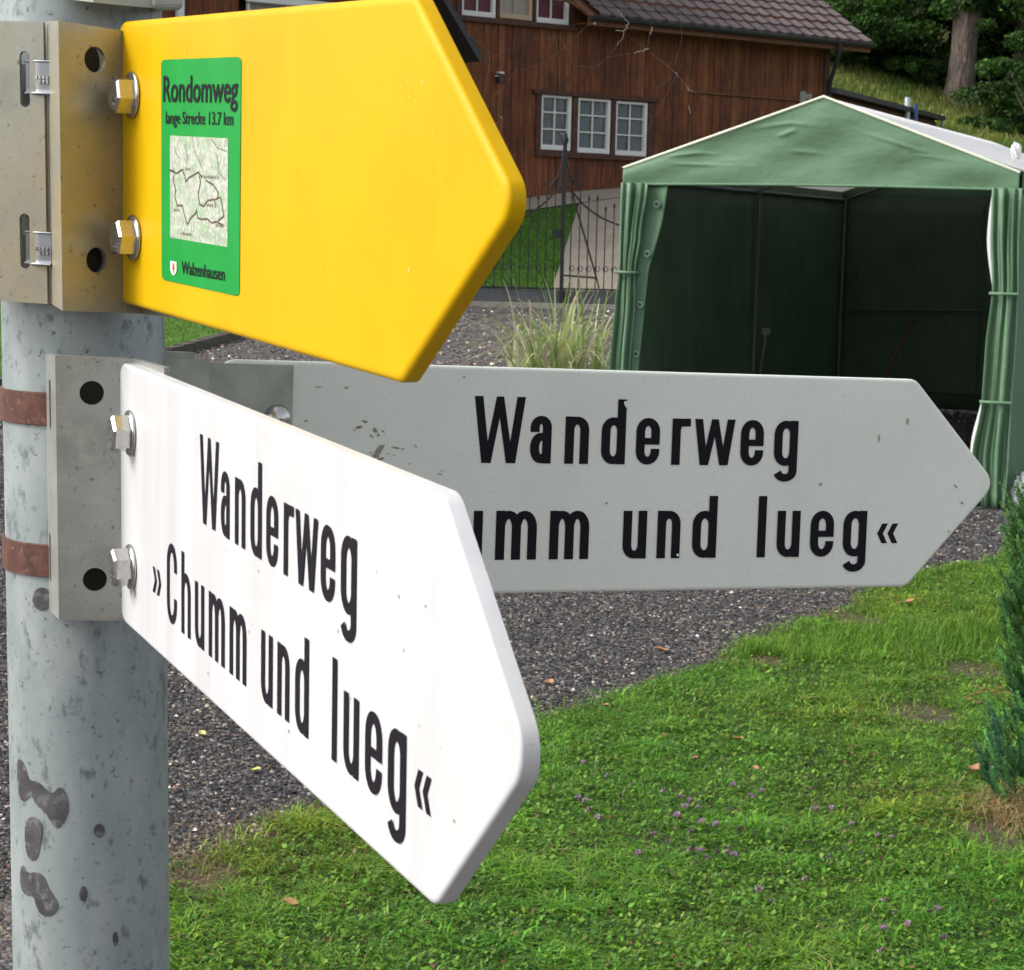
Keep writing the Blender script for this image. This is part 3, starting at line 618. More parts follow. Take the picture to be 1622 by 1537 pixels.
def bil(u, v): p = (tl * (1 - u) + tr * u) * (1 - v) + (bl * (1 - u) + brr * u) * v; return p
bb = MB(); cr = []
for (cu, cv, a0) in ((.05, .02, 180), (.95, .02, 270), (.95, .98, 0), (.05, .98, 90)):
    for k in range(5):
        a = math.radians(a0 + k * 22.5); cr.append(bil(cu + .05 * math.cos(a), cv + .02 * math.sin(a)))
bb.add([(p.x, p.y, .0003) for p in cr], [tuple(reversed(range(len(cr))))]); stk = bb.build('sticker', STICK, S3, True)
def quad(u0, v0, u1, v1, z, name, m, par):
    bb = MB(); ps = [bil(u0, v1), bil(u1, v1), bil(u1, v0), bil(u0, v0)]; bb.add([(p.x, p.y, z) for p in ps], [(0, 1, 2, 3)]); return bb.build(name, m, par, True)
quad(.125, .340, .86, .80, .00045, 'map', MAPW, stk)
mp_ = MB()
def mline(pts, w_):
    T = Letters(.0006); T.b = mp_
    q = [bil(.125 + (x - 110) / 330 * .735, .340 + (y - 512 - (x - 110) * .04) / 600 * .455) for x, y in pts]; T.stroke([(p.x, p.y) for p in q], w_)
for pts in ([(112, 715), (150, 735), (183, 710), (200, 745), (205, 780), (225, 755), (250, 740), (278, 720), (300, 750)], [(135, 745), (128, 770), (145, 830), (140, 870), (155, 925), (185, 920), (200, 985), (215, 1030), (235, 990), (262, 960), (268, 940), (275, 985), (300, 990), (330, 985), (355, 1005), (380, 995), (415, 1010)],
            [(285, 740), (290, 780), (278, 850), (285, 905), (310, 915), (330, 880), (370, 870), (375, 915)], [(375, 870), (400, 855), (412, 900), (420, 960), (390, 990)], [(320, 765), (365, 790), (390, 830), (385, 860)]): mline(pts, .0008)
for pts in ([(245, 515), (255, 590), (275, 640), (300, 700)], [(345, 525), (385, 580), (435, 598)], [(200, 560), (215, 640), (205, 700)], [(140, 600), (170, 650)], [(380, 620), (395, 720), (430, 760)]): mline(pts, .0003)
mp_.build('map_route', MAPL, stk, True)
def textobj(s, p0, p1, hgt, z, name, m, par, bold=.0):
    """text from p0 (baseline left) to p1 (baseline right), local sign coordinates"""
    cu = bpy.data.curves.new('t', 'FONT'); cu.body = s; cu.size = 1; cu.offset = bold; cu.resolution_u = 3
    ob = bpy.data.objects.new('t', cu); COL.objects.link(ob); dg = bpy.context.evaluated_depsgraph_get(); dg.update()
    me = bpy.data.meshes.new_from_object(ob.evaluated_get(dg)); bpy.data.objects.remove(ob)
    n = len(me.vertices); co = np.empty(n * 3, np.float32); me.vertices.foreach_get('co', co); co = co.reshape(-1, 3)
    x0_, x1_ = co[:, 0].min(), co[:, 0].max(); d = p1 - p0; dx = d / (x1_ - x0_); sy = hgt / .73; up = Vector((0, 1))
    V = np.stack([p0.x + (co[:, 0] - x0_) * dx.x, p0.y + (co[:, 0] - x0_) * dx.y + co[:, 1] * sy, np.full(n, z)], 1).astype(np.float32)
    me.vertices.foreach_set('co', V.ravel()); me.update(); me.materials.clear(); return link(name, me, m, par, True)
textobj('Rondomweg', bil(.035, .188), bil(.97, .188), .0118, .0006, 'lettering', BLACK, stk, .014)
textobj('lange Strecke 13.7 km', bil(.07, .286), bil(.92, .284), .0056, .0006, 'lettering', BLACK, stk, .010)
textobj('Walzenhausen', bil(.28, .952), bil(.83, .945), .0058, .0006, 'lettering', BLACK, stk, .012)
for s, u, v, u1 in (('Thal', .13, .495, .22), ('Rheineck', .31, .475, .44), ('Walzenhausen', .55, .495, .80), ('Gais', .62, .625, .73), ('Wolfhalden', .73, .715, .86), ('Leuchen', .18, .655, .30), ('Reute', .29, .765, .46)):
    pass
def crest():
    c = [(.13, .905), (.215, .905), (.215, .945), (.20, .96), (.172, .97), (.145, .96), (.13, .945)]
    bb = MB(); bb.add([(bil(u, v).x, bil(u, v).y, .0006) for u, v in c], [tuple(reversed(range(7)))]); s = bb.build('crest', CREST, stk, True)
    bb = MB(); bz = [(.165, .912), (.19, .918), (.185, .930), (.20, .938), (.18, .945), (.19, .958), (.170, .955), (.175, .942), (.155, .940), (.170, .930)]
    bb.add([(bil(u, v).x, bil(u, v).y, .0008) for u, v in bz], [tuple(reversed(range(len(bz))))]); bb.build('crest_figure', RED, s, True)
crest()
# map place names: short dark illegible words
for (x, y, w_) in ((112, 722, 40), (196, 705, 45), (300, 745, 100), (330, 905, 40), (385, 1015, 50), (140, 950, 40), (180, 1085, 80)):
    T = Letters(.0007); bb = T.b
    for k in range(int(w_ / 9)):
        q = [bil(.125 + (xx - 110) / 330 * .735, .340 + (yy - 512 - (xx - 110) * .04) / 600 * .455) for xx, yy in ((x + k * 9, y - 8), (x + k * 9 + random.uniform(-2, 4), y + 9))]
        T.stroke([(p.x, p.y) for p in q], .0006)
    bb.build('map_name', MAPL, stk, True)
marks(S3, mwY, [(647, 128, 1.2, 2.6, 0), (670, 131, 1.2, 2.6, 0), (649, 153, 1, 2.2, 0), (649, 428, 1.2, 3, 0), (686, 208, 1, 1.6, 0), (295, 80, 1.2, 4, 0), (322, 86, 1, 1.6, 0), (560, 190, .8, 3, .2), (470, 110, .8, 2.6, 0), (520, 420, .7, 3, 0)], PALE, .0002, 'paint_drip')
# yellow bracket
YB = [P(74, 36, 1.030), P(99, 34, .990), P(178, 40, 1.012)]
e0 = mwY @ Vector((.002, 0, -.012)); e1 = mwY @ Vector((.06, 0, -.012)); YB[2] = Vector((e0.x, e0.y, YB[1].z - .002)); YB.append(Vector((e1.x, e1.y, YB[1].z - .002)))
PLATE_Y = mat('ochre mottled aluminium bracket', (.38, .375, .32), .42, .5, noise=[(9, .50, .78, (.37, .29, .14), (1, 1, .5)), (40, .45, .70, (.30, .30, .26), one), (300, .60, .72, (.13, .11, .08), one)], bump=(400, .12, .0005))  # broad ochre blotches mixed into the grey plate colour
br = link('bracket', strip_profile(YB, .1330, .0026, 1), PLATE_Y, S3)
boolean(br, [hole(145, 95, YB[1], YB[2], .0060), hole(148, 412, YB[1], YB[2], .0060)])
hole_shades(((145, 95), (148, 412)), YB[1], YB[2], S3)
S4 = empty('sign_bracket', loc=P(35, 470, 1.04)); tag(S4, 'flat slotted metal bracket left of the yellow sign, holding a sign out of view', 'bracket')
LB = [P(-110, 30, 1.036), P(-20, 33, 1.020), P(72, 36, 1.014)]
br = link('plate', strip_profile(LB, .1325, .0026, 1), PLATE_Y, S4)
slots = []
for py in (126, 382):
    slots.append(cutter(plane_hit(43, py, LB[1], LB[2]), (LB[2] - LB[1]).cross(PD), .0026, .0105))
boolean(br, slots)
def clip(py, parent):
    a = plane_hit(36, py, LB[1], LB[2]); n = (LB[2] - LB[1]).cross(PD).normalized()
    if n.dot(CAM - a) < 0: n = -n
    e = (LB[2] - LB[1]).normalized(); bb = MB(); hh = .0150
    def fn(u, v): return a + e * (.0160 * u) + PD * (hh * (v - .5)) + n * (-.0035 + .0065 * math.sin(min(u * 1.6, 1) * math.pi / 2) + .0006 * (1 if v > .93 else 0))
    bb.grid(fn, 12, 14); bb.grid(lambda u, v: fn(u, v) - n * .0008, 12, 14, flip=True)
    bb.tube([fn(u, 1) for u in (0, .2, .4, .6, .8, 1)], .0008, 6); bb.tube([fn(u, 0) for u in (0, .2, .4, .6, .8, 1)], .0006, 6)
    c = bb.build('band_clip', STEEL2, parent)
    bb = MB()
    for k in range(4):
        for j in range(2 if k else 1):
            q = fn(.52 + k * .12, .50 + j * .14) + n * .0006; R = Matrix((e, PD, n)).transposed(); bb.box(q, (.0012, .0016, .0006), R)
    bb.build('stamp', STEEL, c)
STEEL2 = mat('band steel', (.30, .31, .33), .38, .8, bump=(200, .15, .0005))
clip(122, S4); clip(392, S4)
band(zf(132, 122) if False else pole_hit(132, 122).z, .0135, S4, STEEL2); band(pole_hit(132, 392).z, .0135, S4, STEEL2)
# bracket above, only its lower edge in view
S5 = empty('sign_bracket', loc=P(200, 10, 1.03)); tag(S5, 'grey steel bracket at the very top of the post above the yellow sign', 'bracket')
up_ = -PD * .10
UB = [P(100, -2, 1.018) + up_, P(150, 5, 1.010) + up_, P(243, 14, 1.022) + up_]
link('plate', strip_profile(UB, .10, .0026, 1), PLATE_R, S5)
c0 = [P(241, 18, 1.016), P(290, 16, 1.026), P(290, 16, 1.066), P(241, 18, 1.066)]
bb = MB(); vs = c0 + [p - PD * .1 for p in c0]; bb.add(vs, [(0, 3, 2, 1), (4, 5, 6, 7), (0, 1, 5, 4), (1, 2, 6, 5), (2, 3, 7, 6), (3, 0, 4, 7)])
ch = bb.build('channel', PLATE_R, S5); m_ = ch.modifiers.new('b', 'BEVEL'); m_.width = .003; m_.segments = 3
# ------------------------------------------------------------------ spider web with caught fluff
def web():
    Z = lambda x, y: P(640 + x / 3.074, y / 3.074, .0)
    W_ = lambda x, y, d=.98: P(640 + x / 3.074, y / 3.074, d)
    e = empty('spider_web', loc=W_(900, 300)); tag(e, 'torn spider web with bits of fluff right of the yellow sign', 'web')
    th = MB(); fl = MB(); rr = random.Random(5)
    def thread(pts, r=.000035, wob=3, target=th, d=.98):
        q = []
        for i in range(len(pts) - 1):
            for k in range(5):
                t = k / 5; q.append(W_(pts[i][0] * (1 - t) + pts[i + 1][0] * t + rr.uniform(-wob, wob), pts[i][1] * (1 - t) + pts[i + 1][1] * t + rr.uniform(-wob, wob), d))
        q.append(W_(*pts[-1], d)); target.tube(q, r, 4)
    for pts in ([(760, -60), (1050, 50), (1600, -80)], [(980, 285), (1190, 240), (1310, 350), (1400, 445), (1520, 520)], [(1210, -40), (1215, 90), (1200, 160), (1180, 240)], [(390, 300), (520, 235), (640, 190), (760, 180), (790, 250)],
                [(420, 490), (550, 345), (700, 300), (900, 120)], [(1240, 280), (1330, 360), (1400, 445)], [(1345, -20), (1350, 200), (1300, 380), (1215, 450)], [(470, 700), (560, 780), (660, 680), (830, 640), (930, 560)],
                [(560, 1000), (470, 690), (480, 575)], [(1040, 220), (985, 290), (930, 330), (780, 320)], [(300, 150), (420, 260), (390, 480)], [(1060, 1040), (1100, 800), (1180, 650), (1360, 300)], [(985, 1210), (900, 1500), (850, 1830)], [(740, 180), (780, 640), (760, 900), (640, 1200)],
                [(1070, 160), (1190, 240)]): thread(pts)
    for pts, r in (([(1045, 50), (1060, 80), (1092, 112), (1085, 140), (1070, 158), (1030, 150)], .00055), ([(1078, 140), (1060, 195), (1040, 222)], .0004), ([(1212, 130), (1200, 170)], .0006), ([(1120, 258), (1165, 250), (1190, 238)], .0006), ([(1060, 1035), (1030, 1080), (1010, 1140)], .0006), ([(1005, 1150), (985, 1205)], .0007), ([(1380, 430), (1405, 448)], .0006), ([(1390, 520), (1393, 555)], .0006), ([(470, 572), (480, 580)], .0009), ([(440, 598), (455, 602)], .0008), ([(446, 372), (462, 374)], .0009), ([(925, 120), (930, 110)], .0008), ([(765, 650), (775, 660)], .0008), ([(1320, 350), (1335, 375)], .0005)):
        thread(pts, r * .34, 6, fl)
    th.build('threads', SILK, e); fl.build('fluff', SILK, e)
web()
# ------------------------------------------------------------------ fallen leaves and flowers
def fallen(px, py, s, lab, m=LEAFDRY):
    g = G(px, py); bb = MB(); n = 7; a0 = random.uniform(0, 6.28); hz = .008 if not inpoly(g.x, g.y, lawn_poly) else .035
    def fn(u, v):
        x = (u - .5) * 2; wq = math.sin(math.pi * min(max(u, .02), .98)) ** .7; y = (v - .5) * wq * 1.5
        return Vector((g.x + s * (x * math.cos(a0) - y * math.sin(a0)), g.y + s * 1.2 * (x * math.sin(a0) + y * math.cos(a0)), g.z + hz + s * (.9 * abs(v - .5) * wq + .55 * x * x + .2 * math.sin(5 * u))))
    bb.grid(fn, 8, 4); o = bb.build('fallen_leaf', m); tag(o, lab, 'leaf', 'fallen leaves on lawn and gravel'); return o
LEAFY = mat('yellow leaf', (.55, .52, .16), .7)
for a in ((1048, 1036, .028, 'orange brown dry leaf on the dark gravel just below the rear white sign'), (870, 1086, .020, 'small orange leaf on the gravel right of the front white sign tip'), (1440, 968, .026, 'pale orange leaf on the lawn edge below the rear sign tip'), (1099, 1222, .020, 'orange leaf standing in the lawn above the purple flowers'),
          (1552, 1242, .040, 'large tan curled leaf at the foot of the conifer shrub'), (460, 1457, .020, 'tan leaf in the grass at the bottom right of the post'), (1168, 1190, .020, 'faded tan leaf in the middle of the lawn'), (1196, 1237, .014, 'tiny bright orange leaf in the lawn'), (958, 1135, .014, 'small pale leaf on the edge between gravel and lawn')): fallen(*a)
for a in ((405, 1226, .016, 'pale yellow leaf on gravel just right of the post', LEAFY), (320, 1168, .016, 'small cream leaf on gravel beside the post', LEAFY)): fallen(*a[:4], a[4])
def flowers():
    bb = MB(); cols = []
    for k in range(26):
        a = random.uniform(0, 6.28); el = random.uniform(0, 1.5); r = .010
        c = Vector((math.cos(a) * math.cos(el) * r * .8, math.sin(a) * math.cos(el) * r * .8, .035 + math.sin(el) * r)); t = Vector((random.gauss(0, 1), random.gauss(0, 1), random.gauss(0, 1))).normalized() * .0036; q = t.orthogonal().normalized() * .0024
        bb.add([c - t, c - q, c + t, c + q], [(0, 1, 2, 3)]); cc = random.choice([(.22, .11, .24), (.30, .19, .34), (.10, .035, .05), (.36, .26, .40), (.16, .06, .07)]); cols += [cc] * 4
    bb.box((0, 0, .016), (.002, .002, .036)); cols += [(.06, .12, .02)] * 8
    me = bb.mesh('flower'); set_tint(me, np.array(cols)); me.materials.append(PETAL)
    px = [(905, 0)] * 0
    zs = [(905, 820), (985, 840), (1030, 850), (1060, 880), (505, 665), (550, 915), (575, 945), (630, 735), (730, 780), (500, 855), (970, 945), (1000, 905), (905, 970), (1080, 970), (1290, 965), (1250, 1015), (1265, 1000), (855, 1030), (870, 1045), (850, 1095), (930, 1100), (925, 1070), (1030, 1025), (1040, 1100), (1060, 1120), (1080, 1155), (1065, 1160), (1170, 1120), (1200, 1110), (1235, 1110), (1215, 1135), (1130, 1160), (930, 1210), (1310, 830), (1215, 785), (1330, 840), (1380, 815), (1200, 905), (1350, 1310), (1420, 1350), (720, 1245), (770, 1125), (530, 870), (1160, 990), (1330, 1030)]
    L_ = [(760 + x / 3.074, 1000 + y / 3.074) for x, y in zs] + [(1200 + x / 2.085, 800 + y / 2.085) for x, y in ((180, 1030), (250, 1022), (310, 1080), (440, 1112), (330, 1180), (230, 1205), (635, 1240), (410, 1340), (460, 1375), (570, 1370), (590, 1372), (415, 1435), (610, 1470), (510, 1420), (480, 1075), (395, 1110), (415, 1520), (8, 1310), (155, 1275), (520, 960), (170, 1135), (615, 450))]
    for i, (x, y) in enumerate(L_):
        g = G(x, y + 6); o = bpy.data.objects.new('wildflower', me); COL.objects.link(o); o.location = g; o.rotation_euler = (random.uniform(-.3, .3), random.uniform(-.3, .3), random.uniform(0, 6)); s = random.uniform(.7, 1.25); o.scale = (s, s, s * .9)
        tag(o, 'small purple flower head growing low in the lawn', 'flower', 'purple wildflowers in the lawn')
flowers()
# ------------------------------------------------------------------ tent
def tent():
    YAW = math.radians(-22.5)
    fr = G(1590, 806); D = 13.2
    W_, L_ = 2.54, 5.8
    ex = Vector((math.cos(YAW), math.sin(YAW), 0)); ey = Vector((-ex.y, ex.x, 0))
    corner = Vector((fr.x, fr.y, 0)); org = corner - ex * W_
    mw = Matrix(((ex.x, ey.x, 0, org.x), (ex.y, ey.y, 0, org.y), (0, 0, 1, 0), (0, 0, 0, 1)))
    T = empty('party_tent', mw); tag(T, 'green party tent with open front and white roof behind the rear sign', 'tent')
    VB, VT, AP, MX = 1.945, 2.05, 2.50, W_ * .515
    rr = random.Random(2)
    def roofz(x): return VT + (AP - VT) * (x / MX if x < MX else (W_ - x) / (W_ - MX))
    wr = lambda x, z: .012 * math.sin(3 * x + 8 * z) + .008 * math.sin(9 * x - 14 * z + 1)
    CR = []
    for pts in ([(.55, .17), (.8, .25), (1.1, .29), (1.35, .27)], [(.25, .07), (.5, .10), (.7, .09)], [(1.35, .31), (1.65, .21), (2.05, .09)], [(1.0, .20), (1.15, .25)], [(.6, .045), (.85, .065)], [(1.9, .10), (2.3, .05)], [(1.25, .33), (1.45, .32), (1.62, .26)], [(.3, .03), (.9, .02)], [(1.1, .12), (1.35, .10)]):
        for i in range(len(pts) - 1): CR.append((Vector(pts[i]), Vector(pts[i + 1]), i / (len(pts) - 1), (i + 1) / (len(pts) - 1)))
    def crease(x, z):
        q = Vector((x, z - VT)); s_ = 0
        for a_, b_, s0_, s1_ in CR:
            d_ = b_ - a_; t_ = max(0, min(1, (q - a_).dot(d_) / d_.dot(d_))); p_ = a_ + d_ * t_; dd_ = q - p_; k_ = math.exp(-(dd_.length / .012) ** 2) * math.sin(math.pi * (s0_ + (s1_ - s0_) * t_)) ** .8 * (.55 + .45 * math.sin(9 * p_.x + 4)); s_ = max(s_, .009 * k_)
        return s_
    # gable cloth
    def gab(u, v): x = u * W_; z0 = VB + .012 * math.sin(u * math.pi) ; z1 = roofz(x); z = z0 + (z1 - z0) * v; return (x, -.035 + wr(x, z) * math.sin(math.pi * v) * (1 if v < 1 else 0) - crease(x, z), z)
    b = MB(); b.grid(gab, 230, 56); g = b.build('gable_cloth', TENTG, T, True); m = g.modifiers.new('s', 'SOLIDIFY'); m.thickness = .004; m.offset = -1
    b = MB(); b.tube([(x, -.042, VB + .012 * math.sin(x / W_ * math.pi)) for x in np.linspace(0, W_, 14)], .009, 8); b.build('hem', TENTG, g, True)
    b = MB(); b.tube([(0, -.035, VT), (MX, -.035, AP + .004), (W_, -.035, VT)], .010, 8); b.build('piping', TENTC, g, True)
    # roof: green edge strip then white
    for (x0, x1, nm) in ((-.02, MX, 'roof_panel'), (W_ + .02, MX, 'roof_panel')):
        for (y0, y1, m_, sub) in ((-.035, .28, TENTG, 'roof_border'), (.28, L_ + .04, TENTW, nm)):
            b = MB(); b.grid(lambda u, v: (x0 + (x1 - x0) * v, y0 + (y1 - y0) * u, VT + (AP - VT) * v - .03 * math.sin(math.pi * v) * math.sin(math.pi * ((y0 + (y1 - y0) * u) % 2.9) / 2.9)), 30, 8, flip=(x0 > x1))
            o = b.build(sub, m_, T, True); s = o.modifiers.new('s', 'SOLIDIFY'); s.thickness = .004
    # side valances + back gable
    b = MB(); 
    for x in (-.012, W_ + .012): b.box((x, L_ / 2, (VB + VT) / 2), (.006, L_, VT - VB))
    b.build('side_valance', TENTG, T, True)
    b = MB(); b.add([(0, L_, VB), (W_, L_, VB), (W_, L_, VT), (MX, L_, AP), (0, L_, VT)], [(0, 1, 2, 3, 4)]); o = b.build('rear_gable', TENTG, T, True); s = o.modifiers.new('s', 'SOLIDIFY'); s.thickness = .005
    # walls (darker green inside, green outside)
    def wall(fn, name, nu):
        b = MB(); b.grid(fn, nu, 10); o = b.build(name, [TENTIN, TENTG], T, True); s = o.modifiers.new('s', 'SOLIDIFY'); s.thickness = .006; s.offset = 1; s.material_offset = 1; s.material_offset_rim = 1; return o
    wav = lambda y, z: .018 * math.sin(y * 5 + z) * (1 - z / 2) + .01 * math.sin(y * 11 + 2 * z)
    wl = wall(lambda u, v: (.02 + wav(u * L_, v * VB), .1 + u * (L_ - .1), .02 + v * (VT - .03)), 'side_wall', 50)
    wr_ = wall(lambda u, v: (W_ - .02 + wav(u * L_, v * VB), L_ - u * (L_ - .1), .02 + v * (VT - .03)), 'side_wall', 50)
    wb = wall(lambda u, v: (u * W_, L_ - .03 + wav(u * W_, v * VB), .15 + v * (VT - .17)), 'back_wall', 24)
    b = MB(); b.tube([(0, L_ - .07, 1.00), (W_, L_ - .07, 1.06)], .012, 8); b.tube([(0, L_ - .06, .30), (W_, L_ - .06, .30)], .012, 8); b.build('cross_bar', TENTIN, T, True)
    SEAM = mat('pale seam', (.07, .12, .07), .7)
    b = MB(); b.box((.045, L_ * .5, VB / 2 + .02), (.006, .025, VB)); b.build('wall_seam', SEAM, T, True)
    b = MB(); b.box((W_ * .5, L_ - .06, VB / 2 + .14), (.02, .006, VB - .28)); b.build('wall_seam', SEAM, T, True)
    # frame
    for (x, y) in ((.03, .02), (W_ - .03, .02), (.05, L_ / 2 + .06), (W_ - .05, L_ / 2), (.05, L_ - .10), (W_ - .05, L_ - .10)):
        b = MB(); b.tube([(x, y, 0), (x, y, VB + .02)], .016, 10); b.build('tent_pole', TUBE, T, True)
    b = MB()
    for y in (.03, L_ / 2, L_ - .05): b.tube([(.03, y, VB + .03), (MX, y, AP - .05), (W_ - .03, y, VB + .03)], .014, 8)
    for x in (.04, W_ - .04): b.tube([(x, 0, VB + .03), (x, L_ - .04, VB + .03)], .014, 8)
    b.build('roof_frame', TUBE, T, True)
    # curtains: pleated, gathered by ties
    zpx = lambda py, x, y_=0: None
    def curtain(xl, xr, zt, zb, pts, folds, amp, flip):
        """pts: list of (z, x_left, x_right)"""
        pts = sorted(pts, key=lambda p: -p[0])
        def at(z):
            for i in range(len(pts) - 1):
                if pts[i][0] >= z >= pts[i + 1][0]:
                    t = (pts[i][0] - z) / (pts[i][0] - pts[i + 1][0]); t = t * t * (3 - 2 * t)
                    return pts[i][1] * (1 - t) + pts[i + 1][1] * t, pts[i][2] * (1 - t) + pts[i + 1][2] * t
            return (pts[-1][1:] if z < pts[-1][0] else pts[0][1:])
        def fn(u, v):
            z = zt + (zb - zt) * v; a, c = at(z); w_ = c - a; ph = u * folds * 2 * math.pi
            return (a + w_ * (u + .035 * math.sin(ph * 2)), -.03 - .018 - amp * (.5 + .5 * math.cos(ph + .35 * math.sin(1.6 * z + 5 * u))) * (.65 + .35 * math.sin(2.1 * z + u * 9)) - .012 * math.sin(4 * ph + 3 * z) * (.5 + .5 * math.sin(5 * z)), z)
        b = MB(); b.grid(fn, folds * 14, 26); return b, at
    pl = [(VB + .01, .0, .19), (1.62, .0, .15), (1.38, .005, .115), (1.2, -.01, .12), (.75, -.035, .10), (.0, -.03, .10)]
    b, at = curtain(0, 0, VB + .01, .02, pl, 3, .055, 0); c1 = b.build('curtain', TENTG, T, True); tag(c1, 'left tied back curtain with eyelets'); m = c1.modifiers.new('s', 'SOLIDIFY'); m.thickness = .004
    # flap with grommets
    b = MB()
    fe = [(VB, .14, .31), (1.7, .14, .275), (1.4, .11, .19), (1.1, .10, .165), (.75, .09, .14), (.0, .08, .12)]
    def fat(z):
        for i in range(len(fe) - 1):
            if fe[i][0] >= z >= fe[i + 1][0]:
                t = (fe[i][0] - z) / (fe[i][0] - fe[i + 1][0]); return fe[i][1] * (1 - t) + fe[i + 1][1] * t, fe[i][2] * (1 - t) + fe[i + 1][2] * t
        return fe[-1][1:]
    def ff(u, v): z = VB * (1 - v) + .02; a, c = fat(min(z, VB)); return (a + (c - a) * u, -.028 - .012 * math.sin(u * 3 + 2 * z), z)
    b.grid(ff, 8, 24); o = b.build('curtain_flap', TENTG, c1, True); m = o.modifiers.new('s', 'SOLIDIFY'); m.thickness = .003
    for z in (1.82, 1.50, 1.17, .85, .5):
        a, c = fat(z); x = a + (c - a) * .66; b = MB(); n = 16
        for (r0, r1, yy) in ((.012, .024, -.050),):
            vs = [(x + r_ * math.cos(2 * math.pi * k / n), yy - dy, z + r_ * math.sin(2 * math.pi * k / n)) for r_, dy in ((r0, 0), ((r0 + r1) / 2, .004), (r1, 0)) for k in range(n)]
            b.add(vs, [(j * n + k, j * n + (k + 1) % n, (j + 1) * n + (k + 1) % n, (j + 1) * n + k) for j in range(2) for k in range(n)], True)
        g_ = b.build('eyelet', TENTG, c1, True)
        b = MB(); b.add([(x + .012 * math.cos(2 * math.pi * k / n), -.0495, z + .012 * math.sin(2 * math.pi * k / n)) for k in range(n)], [tuple(range(n))]); b.build('eyelet_hole', IRON, g_, True)
    b = MB(); a, c = at(1.375); b.tube([(a - .012, -.05, 1.38), (a - .01, -.112, 1.38), ((a + c) / 2, -.118, 1.378), (c + .01, -.110, 1.376), (c + .012, -.04, 1.376)], .011, 8); b.build('tie_strap', TENTG, c1, True)
    pr = [(VB + .01, W_ - .155, W_ + .03), (1.70, W_ - .15, W_ + .03), (1.32, W_ - .125, W_ + .04), (.98, W_ - .145, W_ + .04), (.66, W_ - .15, W_ + .03), (.30, W_ - .195, W_ + .03), (.0, W_ - .165, W_ + .02)]
    b, at = curtain(0, 0, VB + .01, .01, pr, 3, .055, 0); c2 = b.build('curtain', TENTG, T, True); m = c2.modifiers.new('s', 'SOLIDIFY'); m.thickness = .004
    for z in (1.32, .66):
        a, c = at(z); b = MB(); b.tube([(a - .008, -.05, z), (a - .006, -.112, z), ((a + c) / 2, -.118, z), (c + .0, -.112, z)], .010, 8); b.build('tie_strap', TENTG, c2, True)
    b = MB()
    for zz in ((1.94, 1.66, 1.34), (.72, .45, .22)):
        def ws(u, v):
            z = zz[0] + (zz[2] - zz[0]) * v; a, _ = at(z); k = math.sin(math.pi * v) ; return (a - .003 - .026 * k * (1 - u), -.035 - .01 * u, z)
        b.grid(ws, 3, 12)
    o = b.build('inner_lining', TENTW, c2, True); m = o.modifiers.new('s', 'SOLIDIFY'); m.thickness = .002
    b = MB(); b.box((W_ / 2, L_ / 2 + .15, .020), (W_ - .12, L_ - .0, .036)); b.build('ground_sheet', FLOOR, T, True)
    # knotted white cloth at the ridge's right eave
    return T, mw, W_, L_, VT, AP, MX
TENT = tent()
def stake():
    T, mw, W_, L_ = TENT[:4]; b = MB(); A = mw @ Vector((.55, 4.3, .02)); B = mw @ Vector((.95, 4.6, .98)); b.tube([A, A.lerp(B, .5) + Vector((.01, 0, 0)), B], .012, 8)
    tag(b.build('stick', EAVEW), 'thin brown stick leaning inside the dark tent', 'stick')
    b = MB(); A = mw @ Vector((.13, L_ * .5, .0)); b.tube([A, A + Vector((0, 0, .6)), A + Vector((.03, 0, .88))], .012, 8); b.box(A + Vector((.03, 0, .90)), (.06, .04, .05)); tag(b.build('garden_stake', TUBE), 'short stake with a clamp by the tent middle pole', 'stake')
stake()
def bag():
    g = G(1606, 806); bm = bmesh.new(); bmesh.ops.create_icosphere(bm, subdivisions=4, radius=.085)
    for v in bm.verts:
        n = v.co.normalized(); k = 1 + .22 * math.sin(9 * n.x + 4 * n.z) * math.sin(8 * n.y + 2) + .12 * math.sin(17 * n.z + 5 * n.x) * math.sin(15 * n.y)
        v.co = Vector((n.x * .075 * k, n.y * .08 * k, n.z * .10 * k * (1 + .3 * (n.z > 0)))) + Vector((g.x + .06, g.y - .02, .085))
    me = bpy.data.meshes.new('plastic_bag'); bm.to_mesh(me); bm.free(); tag(link('plastic_bag', me, PLASTIC), 'crumpled white plastic bag at the right front foot of the tent', 'bag')
    bm = bmesh.new(); bmesh.ops.create_icosphere(bm, subdivisions=3, radius=.1); q = P(1609, 240, 15.2)
    for v in bm.verts:
        n = v.co.normalized(); k = 1 + .3 * math.sin(6 * n.x + 4 * n.z) * math.sin(5 * n.y + 2); v.co = Vector((n.x * .035 * k, n.y * .035 * k, n.z * .06 * k)) + q
    me = bpy.data.meshes.new('cloth_knot'); bm.to_mesh(me); bm.free(); link('cloth_knot', me, TENTW, TENT[0])
bag()
